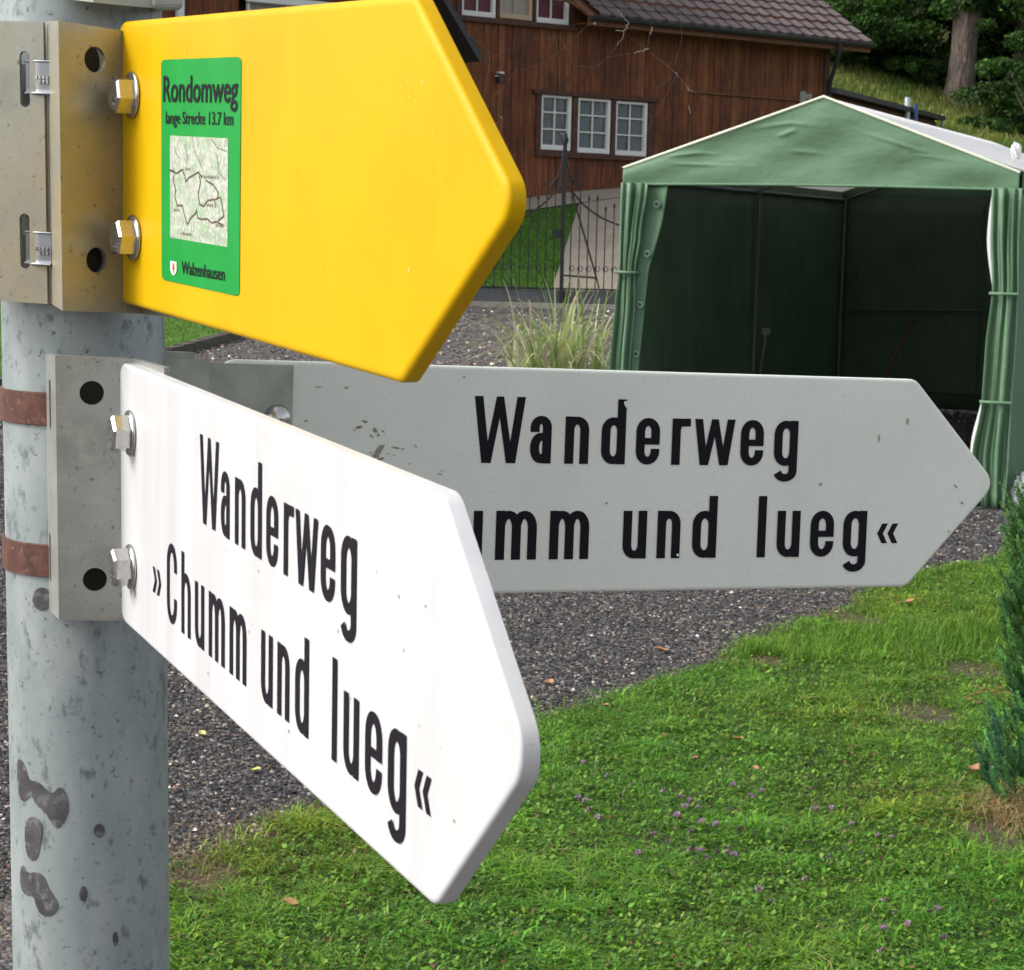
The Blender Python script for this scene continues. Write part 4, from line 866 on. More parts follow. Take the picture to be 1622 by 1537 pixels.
# ------------------------------------------------------------------ conifer shrub, right edge
def conifer():
    g = G(1672, 1292); e = empty('conifer_shrub', loc=(g.x, g.y, 0)); tag(e, 'dense blue green dwarf conifer at the right edge of the lawn', 'shrub')
    b = MB(); b.tube([(g.x, g.y, -.02), (g.x + .01, g.y, .3), (g.x, g.y, .8)], [.022, .016, .006], 8); b.build('trunk', BARK, e)
    lobes = [(.62, -.01, .150, .36), (.52, -.055, .110, .28), (.56, .11, .14, .30), (.13, -.085, .125, .15), (.95, .02, .10, .2), (.72, -.09, .07, .22), (.25, .08, .15, .2), (.90, .05, .10, .22), (.38, .05, .15, .2)]
    wts = np.array([r * r * h for _, _, r, h in lobes]); wts /= wts.sum(); m = 2300; k = RNG.choice(len(lobes), m, p=wts); Lb = np.array(lobes)[k]
    a = RNG.uniform(0, 6.28, m); u = RNG.uniform(-.9, 1, m); rad = np.sqrt(1 - u * u) * (1 - .5 * RNG.random(m) ** 2)
    B0 = np.stack([g.x + Lb[:, 1] + Lb[:, 2] * rad * np.cos(a), g.y + Lb[:, 2] * rad * np.sin(a), Lb[:, 0] + Lb[:, 3] * u], 1)
    ax = np.stack([np.cos(a) * .45, np.sin(a) * .45, np.full(m, 1.)], 1) + RNG.normal(0, .16, (m, 3)); ax /= np.linalg.norm(ax, axis=1)[:, None]
    pl = RNG.uniform(.05, .13, m); per = 60; n = m * per
    t = RNG.random((m, per)); base = B0[:, None] + ax[:, None] * (t * pl[:, None])[:, :, None]
    sd_ = RNG.normal(0, 1, (m, per, 3)); sd_ -= (sd_ * ax[:, None]).sum(-1, keepdims=True) * ax[:, None]; sd_ /= np.linalg.norm(sd_, axis=-1, keepdims=True)
    dr = ax[:, None] * .8 + sd_ * .6; ll = (.006 + .018 * (1 - t))[:, :, None] * RNG.uniform(.7, 1.2, (m, per, 1)); side = np.cross(dr, RNG.normal(0, 1, (m, per, 3))); side /= np.linalg.norm(side, axis=-1, keepdims=True); w_ = .0017
    V = np.stack([base - side * w_, base + side * w_, base + dr * ll + side * w_ * .5, base + dr * ll - side * w_ * .5], 2).reshape(-1, 3)
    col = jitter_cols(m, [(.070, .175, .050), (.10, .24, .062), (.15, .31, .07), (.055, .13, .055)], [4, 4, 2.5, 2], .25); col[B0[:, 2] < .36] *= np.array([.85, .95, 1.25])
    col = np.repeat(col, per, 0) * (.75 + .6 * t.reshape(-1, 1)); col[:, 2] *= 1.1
    f = link('foliage', np_mesh('foliage', V, np.arange(n)[:, None] * 4 + np.arange(4), np.repeat(col, 4, 0)), LEAFM, e)
    # dry straw at its foot
    n = 1500; xy = np.stack([g.x - .05 + RNG.normal(0, .09, n), g.y - .05 + RNG.normal(0, .10, n)], 1)
    V, Fc, T = blades(n, xy, RNG.uniform(.02, .11, n), RNG.uniform(.002, .004, n), RNG.uniform(.3, 2, n), jitter_cols(n, [(.42, .30, .14), (.30, .20, .09), (.5, .4, .2), (.12, .17, .04)], [3, 2, 2, 1]))
    tag(link('straw_tuft', np_mesh('straw_tuft', V, Fc, T), GRASSM), 'tuft of dry straw around the foot of the conifer shrub', 'straw', kind='stuff')
    # dried seed twig
    b = MB(); A = P(1600, 1120, 6.3); B = P(1528, 1105, 6.2)
    b.tube([P(1622, 1135, 6.35), A, P(1560, 1090, 6.25), B], .0016, 5)
    for i, (x, y) in enumerate(((1530, 1108), (1545, 1098), (1556, 1092), (1570, 1096), (1580, 1090), (1545, 1112), (1590, 1098))):
        q = P(x, y, 6.25); a_ = random.uniform(-1, 1); b.tube([q, q + Vector((.012, .004, -.008 * a_)), q + Vector((.024, .0, .012 * a_))], [.0008, .0030, .0005], 6)
    b.build('dry_twig', LEAFDRY, e)
conifer()
# ------------------------------------------------------------------ gate, kerb, back lawn and path
GD = 30.0
def gp(px, py): d = ray(px, py); return CAM + d * ((GD) / d.y)
gb = gp(890, 482)
def gate():
    zb = gp(890, 460).z; z0 = tz(gb.x, GD)
    xL_, xR_ = gp(640, 460).x, gp(1120, 465).x; xc = gp(889, 460).x
    zpx = lambda py: gp(890, py).z
    kt = MB(); kt.box(((xL_ + xR_) / 2 - .5, GD - .05, z0 + .01), (xR_ - xL_ + 5, .24, .10)); o = kt.build('kerb', KERB); tag(o, 'pale stone kerb under the iron gate', 'kerb')
    kt = MB(); kt.box(((xL_ + xR_) / 2 - .5, GD + .02, (z0 + .06 + zb) / 2), (xR_ - xL_ + 5, .05, zb - z0 - .06)); tag(kt.build('plinth', PLINTH), 'dark grey plinth board below the wrought iron gate', 'plinth')
    E_ = empty('iron_gate', loc=(xc, GD, z0)); tag(E_, 'black wrought iron double gate with spear bars beside the tent', 'gate')
    b = MB(); b.box((xc, GD - .03, (z0 + zpx(225)) / 2), (.055, .055, zpx(225) - z0)); b.tube([(xc, GD - .03, zpx(232)), (xc, GD - .03, zpx(222)), (xc, GD - .03, zpx(208))], [.02, .05, .004], 8)
    for s in (-1, 1):
        b.tube([(xc + s * .02, GD - .03, zpx(238)), (xc + s * .035, GD - .03, zpx(262)), (xc + s * .09, GD - .03, zpx(282)), (xc + s * .20, GD - .03, zpx(296))], .010, 6)
        b.tube([(xc + s * .06 + .045 * math.cos(a * .5), GD - .03, zpx(292) + .045 * math.sin(a * .5)) for a in range(13)], .008, 6)
    b.build('gate_post', IRON, E_)
    rail = lambda x: zpx(300) - (zpx(300) - zpx(368)) * (1 - math.exp(-max(0, abs(x - xc) - .10) / .42))
    for s in (-1, 1):
        x1 = xL_ if s < 0 else xR_; b = MB()
        xs_ = np.linspace(xc + s * .09, x1, 24); b.tube([(x, GD, rail(x)) for x in xs_], .014, 6)
        b.tube([(xc, GD, zb + .02), (x1, GD, zb + .02)], .014, 6)
        k = 0; x = xc + s * .115
        while abs(x - xc) < abs(x1 - xc):
            h = rail(x) + (.16 if k % 2 else .07) + .05; b.tube([(x, GD - .012, zb), (x, GD - .012, h)], .0085, 6)
            b.tube([(x, GD - .012, h - .01), (x, GD - .012, h + .02), (x, GD - .012, h + .075)], [.006, .022, .002], 6)
            zz = zpx(425); b.tube([(x + .035 * math.cos(a * .52) + .02, GD - .02, zz + .035 * math.sin(a * .52)) for a in range(13)], .006, 5); b.box((x, GD - .012, zz), (.028, .028, .03))
            x += s * .118; k += 1
        b.build('gate_leaf', IRON, E_)
    b = MB(); xa, xb = gp(905, 300).x, gp(944, 440).x; y_ = GD - .05
    b.tube([(xa, y_, zpx(302)), (xb, y_, zpx(437))], .014, 6); b.tube([(xc, y_, zpx(436)), (xb, y_, zpx(439))], .014, 6); b.tube([(xb, y_, zpx(437)), (gp(950, 462).x, y_, zb)], .012, 6); b.build('brace', IRON, E_)
    b = MB(); b.box((gp(882, 370).x, GD - .05, zpx(371)), (.12, .05, .12)); b.build('lock_box', IRON, E_)
gate()
KEEPX = gp(500, 460).x
terrain_sheet('back_lawn', np.arange(-12, 9.01, .5), np.array([30.05, 31, 32, 33, 34, 35, 36, 37, 37.5, 38.5, 40, 42]), .010, LAWN)
def back_path():
    a, b_ = G(866, 457), G(924, 306); c, d = G(1100, 470), G(1085, 310); mb = MB()
    a2 = Vector((a.x, 30.06, 0))
    def fn(u, v): p = Vector((a.x, 30.06, 0)).lerp(Vector((b_.x, b_.y, 0)), v); q = Vector((c.x + 1, 30.06, 0)).lerp(Vector((d.x + .6, b_.y + .8, 0)), v); r = p.lerp(q, u); return (r.x, r.y, tz(r.x, r.y) + .030)
    mb.grid(fn, 10, 40); mb.build('path', PATH)['kind'] = 'structure'
    # strip of paving along the house foot
back_path()
# lawn on the left beyond the kerb
def left_lawn():
    pts = [(-60, 640), (5, 603), (262, 566), (330, 546), (378, 534), (420, 500), (470, 470), (300, 462), (-60, 470)]
    gr = [(G(x, y).x, G(x, y).y) for x, y in pts]; xs_ = [p[0] for p in gr]; ys_ = [p[1] for p in gr]
    gr.append((-12, max(ys_))); gr.append((-12, min(ys_)))
    o = terrain_sheet('side_lawn', np.arange(-10, max(xs_) + .2, .1), np.arange(min(ys_), max(ys_), .1), .03, LAWN, keep=lambda x, y: inpoly(x, y, gr[:9]))
    n = 26000; x = RNG.uniform(min(xs_), max(xs_), n * 3); y = RNG.uniform(min(ys_), max(ys_), n * 3); k = inpoly(x, y, gr[:9]); x, y = x[k], y[k]; n = len(x)
    V, Fc, T = blades(n, np.stack([x, y], 1), RNG.uniform(.03, .09, n), RNG.uniform(.006, .012, n), RNG.uniform(.3, 1.3, n), jitter_cols(n, [(.09, .21, .022), (.13, .27, .03), (.07, .15, .02)], [3, 3, 2]), zf=terrain)
    tag(link('side_grass', np_mesh('side_grass', V, Fc, T), GRASSM), 'green grass of the side lawn seen between the post and the yellow sign', 'grass', kind='stuff')
    b = MB(); kp = [G(*p) for p in ((-40, 625), (130, 588), (262, 567), (320, 552), (352, 543), (385, 533))]
    for i in range(len(kp) - 1):
        A, B = kp[i], kp[i + 1]; n = 3
        for k in range(n):
            p = A.lerp(B, (k + .5) / n); d = (B - A); L_ = d.length / n - .02; R = Matrix.Rotation(math.atan2(d.y, d.x), 3, 'Z'); b.box((p.x, p.y, tz(p.x, p.y) + .03), (L_, .12, .14), R)
    tag(b.build('lawn_kerb', mat('old dark kerb', (.10, .09, .07), .9, noise=[(8, .4, .7, (.05, .05, .04), one)], bump=(30, .6, .02))), 'low dark stone edging of the side lawn behind the post', 'kerb')
left_lawn()
def back_grass():
    n = 90000; x = RNG.uniform(-4, 3.2, n); y = RNG.uniform(30.1, 38, n); A, B = G(866, 457), G(924, 306)
    xe = A.x + (y - 30.06) / (B.y - 30.06) * (B.x - A.x); k = x < xe; x, y = x[k], y[k]; n = len(x)
    V, Fc, T = blades(n, np.stack([x, y], 1), RNG.uniform(.03, .07, n), RNG.uniform(.008, .016, n), RNG.uniform(.3, 1.3, n), jitter_cols(n, [(.09, .22, .02), (.12, .26, .03), (.07, .17, .02)], [3, 3, 2], .1), zf=terrain)
    tag(link('back_grass', np_mesh('back_grass', V, Fc, T), GRASSM), 'bright mown grass behind the iron gate', 'grass', kind='stuff')
back_grass()
# ornamental grass
def orn():
    g = G(884, 594); n = 250; Vs, Fs, Ts = [], [], []; off = 0; rr = random.Random(9)
    for i in range(n):
        a = rr.uniform(0, 6.28); r0 = rr.uniform(0, .55); bx, by = g.x + r0 * math.cos(a), g.y + r0 * math.sin(a) * .7; ln = rr.uniform(.55, 1.45); a2 = a + rr.gauss(0, .6); le = rr.uniform(.2, 1.15); w_ = rr.uniform(.008, .017)
        if i > 170: ln *= .5
        s = Vector((-math.sin(a2), math.cos(a2), 0)); d = Vector((math.cos(a2), math.sin(a2), 0)); s = (s + Vector((.6, 0, 0))).normalized(); N_ = 9; pts = []
        for k in range(N_ + 1):
            t = k / N_; pts.append(Vector((bx, by, g.z)) + Vector((0, 0, 1)) * ln * (t - le * .75 * t ** 2.4) + d * ln * le * .85 * t ** 1.7)
        for k, p in enumerate(pts):
            ww = w_ * (1 - (k / N_) ** 2 * .9); Vs += [p - s * ww, p + s * ww]
        for k in range(N_): q = off + k * 2; Fs.append((q, q + 1, q + 3, q + 2))
        off += 2 * (N_ + 1); c = rr.choice([(.50, .54, .22), (.36, .46, .16), (.62, .64, .38), (.22, .34, .10), (.50, .44, .34)]); Ts += [c] * (2 * (N_ + 1))
    me = np_mesh('ornamental_grass', np.array([tuple(v) for v in Vs]), np.array(Fs), np.array(Ts))
    tag(link('ornamental_grass', me, GRASSM), 'clump of long yellow green striped grass on gravel left of the tent', 'plant')
orn()
# ------------------------------------------------------------------ house
FD = Vector((.80, .60, 0)); F0 = Vector((1.55, 38.0, 0)); FN = Vector((.60, -.80, 0))     # facade direction, origin, outward normal
def fac(px, py, off=0.0):
    d = ray(px, py); n = FN; t = ((F0 + FN * off) - CAM).dot(n) / d.dot(n); p = CAM + d * t; return (p - F0).dot(FD), p.z
FM = Matrix(((FD.x, -FN.x, 0, F0.x), (FD.y, -FN.y, 0, F0.y), (0, 0, 1, 0), (0, 0, 0, 1)))   # local x along facade, -y outward, z up
def house():
    H = empty('wooden_house', FM); tag(H, 'dark brown timber house with white windows and tiled roof behind the gate', 'house')
    sc = fac(1304, 150)[0]; sl = -16.0; zb = 1.0; ze = fac(1200, 55)[1]
    s905 = fac(906, 10)[0]
    # boards (with openings for the windows left free by real window boxes standing proud)
    rr = random.Random(4); b = MB(); cols = []
    wins = []
    def rect(x0, y0, x1, y1): a, zt_ = fac((x0 + x1) / 2, y0); _, zb_ = fac((x0 + x1) / 2, y1); return fac(x0, (y0 + y1) / 2)[0], zb_, fac(x1, (y0 + y1) / 2)[0], zt_
    low = [rect(853, 152, 903, 238), rect(911, 157, 965, 243), rect(971, 162, 1023, 247)]
    upp = [rect(728, -40, 784, 27), rect(788, -38, 842, 31), rect(846, -36, 900, 38)]
    lft = [rect(388, 6, 520, 70)]
    holes = low + upp + lft
    s = sl
    while s < sc:
        w_ = rr.uniform(.11, .17); e = min(s + w_, sc); zt_ = 8.2 if s < s905 else ze + .35; dpt = rr.uniform(0, .012); segs = [(zb, zt_)]
        for (h0, hz0, h1, hz1) in holes:
            if e > h0 and s < h1:
                ns = []
                for (a, c) in segs:
                    if hz0 > a: ns.append((a, min(c, hz0)))
                    if hz1 < c: ns.append((max(a, hz1), c))
                segs = ns
        t = rr.uniform(.8, 1.25); cc = (.130 * t, .034 * t * rr.uniform(.85, 1.2), .009 * t)
        if rr.random() < .16: cc = (.21, .072, .022)
        for (a, c) in segs:
            if c - a > .01:
                b.box(((s + e) / 2, -.02 - dpt, (a + c) / 2), (e - s - .008, .03, c - a)); cols += [cc] * 8
        s = e
    wl = b.mesh('wall'); set_tint(wl, np.array(cols)); wall = link('wall', wl, WOOD, H, True)
    b = MB(); L_ = sc - sl   # solid core behind the boards with window recesses: core sits 0.16 back
    b.box(((sl + s905) / 2, 3.2, (zb + 8.2) / 2), (s905 - sl, 6.0, 8.2 - zb)); b.box(((s905 + sc) / 2 - .01, 3.2, (zb + ze + .3) / 2), (sc - s905 - .03, 6.0, ze + .3 - zb)); b.build('wall_core', TRIMW, H, True)
    b = MB(); b.box((sc + .005, -.03, (zb + ze) / 2), (.12, .09, ze - zb)); b.box((sc + .01, 2.9, (zb + ze) / 2), (.03, 5.8, ze - zb)); b.build('corner_board', TRIMW, H, True)
    def window(r, fm, gm, nx, nz, curt=None, sill=True):
        x0, z0, x1, z1 = r; x1 -= .02; x0 += .02; f = .065; b = MB(); cx, cz = (x0 + x1) / 2, (z0 + z1) / 2
        b.box((cx, -.02, z0 + f * .65), (x1 - x0, .07, f * 1.3)); b.box((cx, -.02, z1 - f * .3), (x1 - x0, .07, f * .6))
        b.box((x0 + f * .25, -.02, cz), (f * .5, .066, z1 - z0 - .01)); b.box((x1 - f * .5, -.02, cz), (f, .066, z1 - z0 - .01))
        for i in range(1, nx): b.box((x0 + (x1 - x0) * i / nx - f * .25, -.012, cz), (.022, .03, z1 - z0 - .03))
        for j in range(1, nz): b.box((cx, -.010, z0 + f + (z1 - z0 - f) * j / nz), (x1 - x0 - .03, .03, .022))
        w_ = b.build('window', fm, H, True)
        b = MB(); b.box((cx, .015, cz), (x1 - x0 - .02, .008, z1 - z0 - .02)); b.build('pane', gm, w_, True)
        if curt:
            for (u0, u1) in curt:
                b = MB(); b.grid(lambda u, v: (x0 + (x1 - x0) * (u0 + (u1 - u0) * u), .006 - .003 * math.sin(u * 20), z0 + .06 + (z1 - z0 - .1) * v), 16, 2); b.build('curtain', CURT, w_, True)
    window(low[0], WFRAME, GLASSD, 2, 3, [(.42, .62)]); window(low[1], WFRAME, GLASSD, 2, 3, [(.08, .38), (.5, .72)]); window(low[2], WFRAME, GLASSD, 2, 3, [(.12, .35), (.55, .85)])
    window(upp[0], WFRAME, REDC, 2, 2); window(upp[1], BFRAME, BEIGEI, 2, 2); window(upp[2], WFRAME, REDC, 2, 2)
    window(lft[0], WFRAME, BEIGEI, 2, 3)
    # casings
    b = MB()
    for grp in (low, upp):
        x0, x1 = grp[0][0] - .10, grp[2][2] + .12; zt_, zl = max(g[3] for g in grp), min(g[1] for g in grp)
        b.box(((x0 + x1) / 2, -.06, zt_ + .045), (x1 - x0 + .15, .10, .07)); b.box(((x0 + x1) / 2, -.055, zl - .045), (x1 - x0, .11, .085))
        for a, c in ((x0, grp[0][0]), (grp[0][2], grp[1][0]), (grp[1][2], grp[2][0]), (grp[2][2], x1)): b.box(((a + c) / 2, -.035, (zt_ + zl) / 2), (c - a, .075, zt_ - zl + .004))
        b.build('window_casing', TRIMW, H, True); b = MB()
    g = lft[0]; b.box(((g[0] + g[2]) / 2, -.06, g[3] + .05), (g[2] - g[0] + .2, .08, .09)); b.build('window_casing', TRIMW, H, True)
    b = MB(); b.box(((g[0] + g[2]) / 2, -.11, g[3] + .02), (g[2] - g[0] + .1, .03, .10)); b.build('window_board', WFRAME, H, True)
    # ledge board
    a, za = fac(1090, 148); c, zc = fac(1302, 160); b = MB(); b.box(((a + sc) / 2, -.06, (za + zc) / 2), (sc - a, .05, .03)); b.box((a, -.055, (za + zb) / 2), (.03, .03, za - zb)); b.build('ledge', EAVEW, H, True)
    # roof over the right part
    OV = .55; zeave = fac(1150, 46, OV)[1]; PIT = math.radians(32); x0, x1 = s905 - .05, fac(1380, 62, OV)[0]
    tw, rl = .30, .33; ncol = int((x1 - x0) / tw); nrow = 15; b = MB(); cols = []
    for j in range(nrow):
        for i in range(ncol):
            xx = x1 - (i + 1) * tw; t = rr.uniform(.75, 1.3); cc = (.105 * t, .078 * t, .078 * t); v0, v1 = j * rl, (j + 1) * rl + .04; N_ = 6; vs = []
            for (v, lift) in ((v0, .045), (v1, .012)):
                for k in range(N_ + 1):
                    u = k / N_; pz = .022 * (math.cos(u * math.pi * 2) * .5 + .5) + (.012 if k == 0 else 0); y = -OV + v * math.cos(PIT) - (pz + lift) * math.sin(PIT); z = zeave + v * math.sin(PIT) + (pz + lift) * math.cos(PIT); vs.append((xx + u * (tw - .004), y, z))
            low_ = [(p[0], p[1] + .02 * math.sin(PIT), p[2] - .035) for p in vs[:N_ + 1]]
            b.add(vs + low_, [(k, k + 1, N_ + 2 + k, N_ + 1 + k) for k in range(N_)] + [(2 * N_ + 2 + k, 2 * N_ + 3 + k, k + 1, k) for k in range(N_)], False); cols += [cc] * len(vs + low_)
    rf = b.mesh('roof'); set_tint(rf, np.array(cols)); roof = link('roof', rf, TILE, H, True)
    b = MB(); R = Matrix.Rotation(PIT, 3, 'X'); Lr = nrow * rl
    b.box(((x0 + x1) / 2, -OV + Lr / 2 * math.cos(PIT), zeave - .03 + Lr / 2 * math.sin(PIT)), (x1 - x0, Lr, .05), R); b.build('roof_deck', EAVEW, roof, True)
    b = MB(); b.box(((x0 + x1) / 2, -OV + .03, zeave - .10), (x1 - x0, .04, .13)); b.box(((x0 + x1) / 2, -OV / 2, zeave - .12), (x1 - x0 - .1, OV - .08, .02)); b.build('fascia', EAVEW, roof, True)
    b = MB(); n = 8
    for i in range(n): pass
    gy = -OV - .055; prof = [(gy + .065 * math.cos(a), zeave - .02 + .065 * math.sin(a)) for a in np.linspace(math.pi, 2 * math.pi, 9)]
    vs = [(x, y, z) for x in (x0, x1 + .05) for y, z in prof]; b.add(vs, [(k, k + 1, 10 + k, 9 + k) for k in range(8)], True); b.tube([(x0, gy - .065, zeave - .02), (x1 + .05, gy - .065, zeave - .02)], .012, 6)
    g_ = b.build('gutter', GUTTER, H, True); m = g_.modifiers.new('s', 'SOLIDIFY'); m.thickness = .006
    sx = fac(1326, 70, OV)[0]; b = MB(); b.tube([(sx, gy, zeave - .05), (sx, gy, zeave - .26), (sc + .06, -.10, zeave - .75), (sc + .06, -.10, zb)], .045, 10); b.build('downpipe', GUTTER, H, True)
    # upper-left gable barge board end, porch roof seen beside the yellow sign
    b = MB(); q = [fac(862, -20, .25), fac(905, 5, .25), fac(938, 28, .25)]
    b.tube([(s_, -.25, z_) for s_, z_ in q], .035, 4); b.build('barge_board', EAVEW, H, True)
    a, za = fac(660, -75, .9); c, zc = fac(760, 95, .9); d = Vector((c - a, 0, zc - za)); L_ = d.length; R = Matrix.Rotation(-math.atan2(d.z, d.x), 3, 'Y')
    b = MB(); b.box(((a + c) / 2, -.5, (za + zc) / 2), (L_, .9, .10), R)
    for k in range(10): b.box(((a + c) / 2 + (k - 4.5) * L_ / 10 * d.x / L_, -.5, (za + zc) / 2 + (k - 4.5) * L_ / 10 * d.z / L_ + .07), (.05, .9, .05), R)
    b.build('porch_roof', GUTTER, H, True)
    b = MB(); s_, z_ = fac(285, 13, .1); b.box((s_, -.1, z_ - .2), (.10, .10, 2.6)); b.build('post', WFRAME, H, True)
    s_, z_ = fac(787, 124); b = MB(); b.box((s_, -.09, z_), (.09, .08, .14)); w_ = b.build('wall_lamp', GUTTER, H, True); b = MB(); b.box((s_, -.09, z_ + .085), (.10, .10, .03)); b.build('lamp_cap', WFRAME, w_, True)
    # upper roof (out of frame)
    b = MB(); b.box(((sl + s905) / 2, 2.6, 8.5), (s905 - sl + 1.2, 7.5, .3)); b.build('upper_roof', TILE2, H, True)
TILE2 = mat('roof tile plain', (.11, .085, .085), .8)
house()
# paving strip at the house foot
def strip():
    b = MB(); q = []
    def fn(u, v): p = F0 + FD * (-9 + 14.2 * u) + FN * (.05 + .75 * v); return (p.x, p.y, tz(p.x, p.y) + .045)
    b.grid(fn, 40, 3); b.build('pavement', PATH)['kind'] = 'structure'
strip()
# annex wall / low shed right of the house
def annex():
    c = fac(1305, 140)[0]; A = F0 + FD * (c + .05); A = Vector((A.x, A.y, 0)); d = Vector((.405, .914, 0)); n = Vector((.914, -.405, 0)); L_ = 9.0; zt = 1.62 + 236 / F_PX * A.y
    zt = (CAM + ray(1306, 141) * (A.y / ray(1306, 141).y)).z
    mw = Matrix(((d.x, -n.x, 0, A.x), (d.y, -n.y, 0, A.y), (0, 0, 1, 0), (0, 0, 0, 1)))
    E_ = empty('low_shed', mw); tag(E_, 'low brown timber shed with flat dark roof edge right of the house, behind the tent', 'shed')
    b = MB(); cols = []; rr = random.Random(8); s = 0
    z = zt - .12
    while z > 1.6:
        t = rr.uniform(.7, 1.4); b.box((L_ / 2, -.01 - rr.uniform(0, .01), z - .07), (L_, .04, .135)); cols += [(.12 * t, .04 * t, .017 * t)] * 8; z -= .14
    me = b.mesh('wall'); set_tint(me, np.array(cols)); link('wall', me, WOOD, E_, True)
    b = MB(); b.box((L_ / 2, .25, zt / 2 + .9), (L_ - .02, .5, zt - 1.85)); b.build('wall_core', TRIMW, E_, True)
    b = MB(); b.box((L_ / 2, .15, zt - .03), (L_ + .15, .75, .10)); r = b.build('roof', GUTTER, E_, True)
    b = MB(); b.tube([(L_ * .64, -.16, zt - .6), (L_ * .64, -.16, zt + .22)], .06, 10); o = b.build('vent_pipe', mat('pale pipe', (.6, .65, .7), .4), E_, True); b = MB(); b.tube([(L_ * .66, -.30, zt - .6), (L_ * .66, -.30, zt + .10)], .05, 10); b.build('vent_pipe', mat('blue pipe', (.06, .12, .3), .4), E_, True)
    b = MB(); b.tube([(L_, -.18, zt - .5), (L_, -.18, zt + .05)], .03, 8); b.build('downpipe', mat('grey pipe', (.45, .45, .43), .5), E_, True)
annex()
def small_post():
    q = P(1272, 150, 36); b = MB(); z0 = tz(q.x, q.y); b.box((q.x, q.y, (q.z + z0) / 2), (.09, .09, q.z - z0 + .1)); b.box((q.x + .09, q.y, q.z - .03), (.10, .08, .08)); tag(b.build('lamp_post', TUBE), 'small pale post with a lamp head rising behind the tent roof', 'lamp')
small_post()
# ------------------------------------------------------------------ hillside and trees
terrain_sheet('hillside', np.arange(3, 40, 1.), np.arange(42, 70, 1.), .03, HILL)
def hill_grass():
    n = 60000; x = RNG.uniform(5, 16, n); y = RNG.uniform(42.5, 58, n); q = vnoise(x, y, 1.6, 6)
    col = np.where((q > .5)[:, None], jitter_cols(n, [(.24, .25, .07), (.17, .23, .05), (.11, .18, .035)], [3, 3, 1]), jitter_cols(n, [(.09, .18, .028), (.12, .20, .04), (.19, .22, .06)], [3, 3, 1]))
    V, Fc, T = blades(n, np.stack([x, y], 1), RNG.uniform(.10, .35, n), RNG.uniform(.012, .03, n), RNG.uniform(.1, .9, n), col, zf=terrain)
    tag(link('meadow_grass', np_mesh('meadow_grass', V, Fc, T), GRASSM), 'long yellow green meadow grass on the slope right of the house', 'grass', kind='stuff')
hill_grass()
PAL = {'dark': [(.014, .036, .008), (.022, .055, .011), (.035, .080, .015), (.010, .024, .008)], 'mid': [(.028, .07, .012), (.04, .10, .016), (.06, .13, .02), (.02, .045, .01)], 'bush': [(.030, .075, .012), (.055, .125, .02), (.020, .05, .010)]}
def leaf_cloud(n, clumps, size, pal):
    k = RNG.integers(0, len(clumps), n); c = np.array(clumps)[k]; d = RNG.normal(0, 1, (n, 3)); d /= np.linalg.norm(d, axis=1)[:, None]
    r = RNG.random(n) ** .45; C = c[:, :3] + d * (r * c[:, 3])[:, None] * np.array([1, 1, .62])
    u = RNG.normal(0, 1, (n, 3)); u /= np.linalg.norm(u, axis=1)[:, None]; v = np.cross(u, RNG.normal(0, 1, (n, 3))); v /= np.linalg.norm(v, axis=1)[:, None]
    s = RNG.uniform(.5, 1.2, n)[:, None] * size
    V = np.stack([C - u * s, C - v * s * .55, C + u * s, C + v * s * .55], 1).reshape(-1, 3)
    cl = RNG.uniform(.6, 1.5, len(clumps))[k][:, None]
    return np_mesh('foliage', V, np.arange(n)[:, None] * 4 + np.arange(4), np.repeat(np.clip(jitter_cols(n, PAL[pal], [1] * len(PAL[pal])) * cl, .003, 1), 4, 0))
def tree_proto(h, r, pal, n, low=.25, tr=.2):
    cl = []; limbs = []
    for i in range(46):
        z = h * (low + (1 - low) * random.random() ** .9); rr_ = r * (1.05 - .75 * max(0, (z / h - .45)) / .55) * random.uniform(.35, 1); a = random.uniform(0, 6.28); cl.append((rr_ * math.cos(a), rr_ * math.sin(a), z, random.uniform(.5, 1.15) * r * .33)); 
        if i % 3 == 0: limbs.append((rr_ * math.cos(a), rr_ * math.sin(a), z))
    b = MB(); b.tube([(0, 0, -.4), (.03, 0, .25), (0, .05, h * .35), (.08, 0, h * .65), (0, 0, h * .95)], [tr * 1.5, tr * 1.05, tr * .9, tr * .6, tr * .15], 14)
    for (x, y, z) in limbs: b.tube([(0, 0, z * .8), (x * .5, y * .5, z * .88), (x, y, z)], [tr * .3, tr * .2, tr * .05], 6)
    return b.mesh('trunk'), leaf_cloud(n, cl, .13, pal)
protos = [tree_proto(12, 3.4, 'dark', 17000, .22), tree_proto(10, 3.0, 'mid', 15000, .18), tree_proto(14, 3.6, 'dark', 19000, .34, .24)]
for tm, fm in protos: tm.materials.append(BARK); fm.materials.append(LEAFM)
def put_tree(kind, x, y, s, lab, grp='trees at the edge of the wood', name='forest_tree', trunk_scale=1):
    e = empty(name, loc=(x, y, tz(x, y)), rz=random.uniform(0, 6)); e.scale = (s, s, s); tag(e, lab, 'tree', grp)
    for nm, me in zip(('trunk', 'crown'), protos[kind]):
        o = bpy.data.objects.new(nm, me); COL.objects.link(o); o.parent = e
    return e
TP = [(1, 8.0, 60, .9, 'dark leafy tree directly right of the house roof'), (0, 10.2, 59, 1.0, 'dark tree left of the thick trunk'), (1, 13.2, 58, .85, 'leafy tree right of the thick trunk on the slope'), (2, 15.5, 60, 1.0, 'tall dark tree at the far right edge'),
      (0, 7.5, 66, 1.1, 'dark tree deep in the wood behind the house corner'), (2, 11.5, 66, 1.0, 'tall dark tree deep in the wood behind the thick trunk'), (0, 15.0, 67, 1.1, 'dark tree deep in the wood at the right')]
for k, x, y, s, lab in TP: put_tree(k, x, y, s, lab)
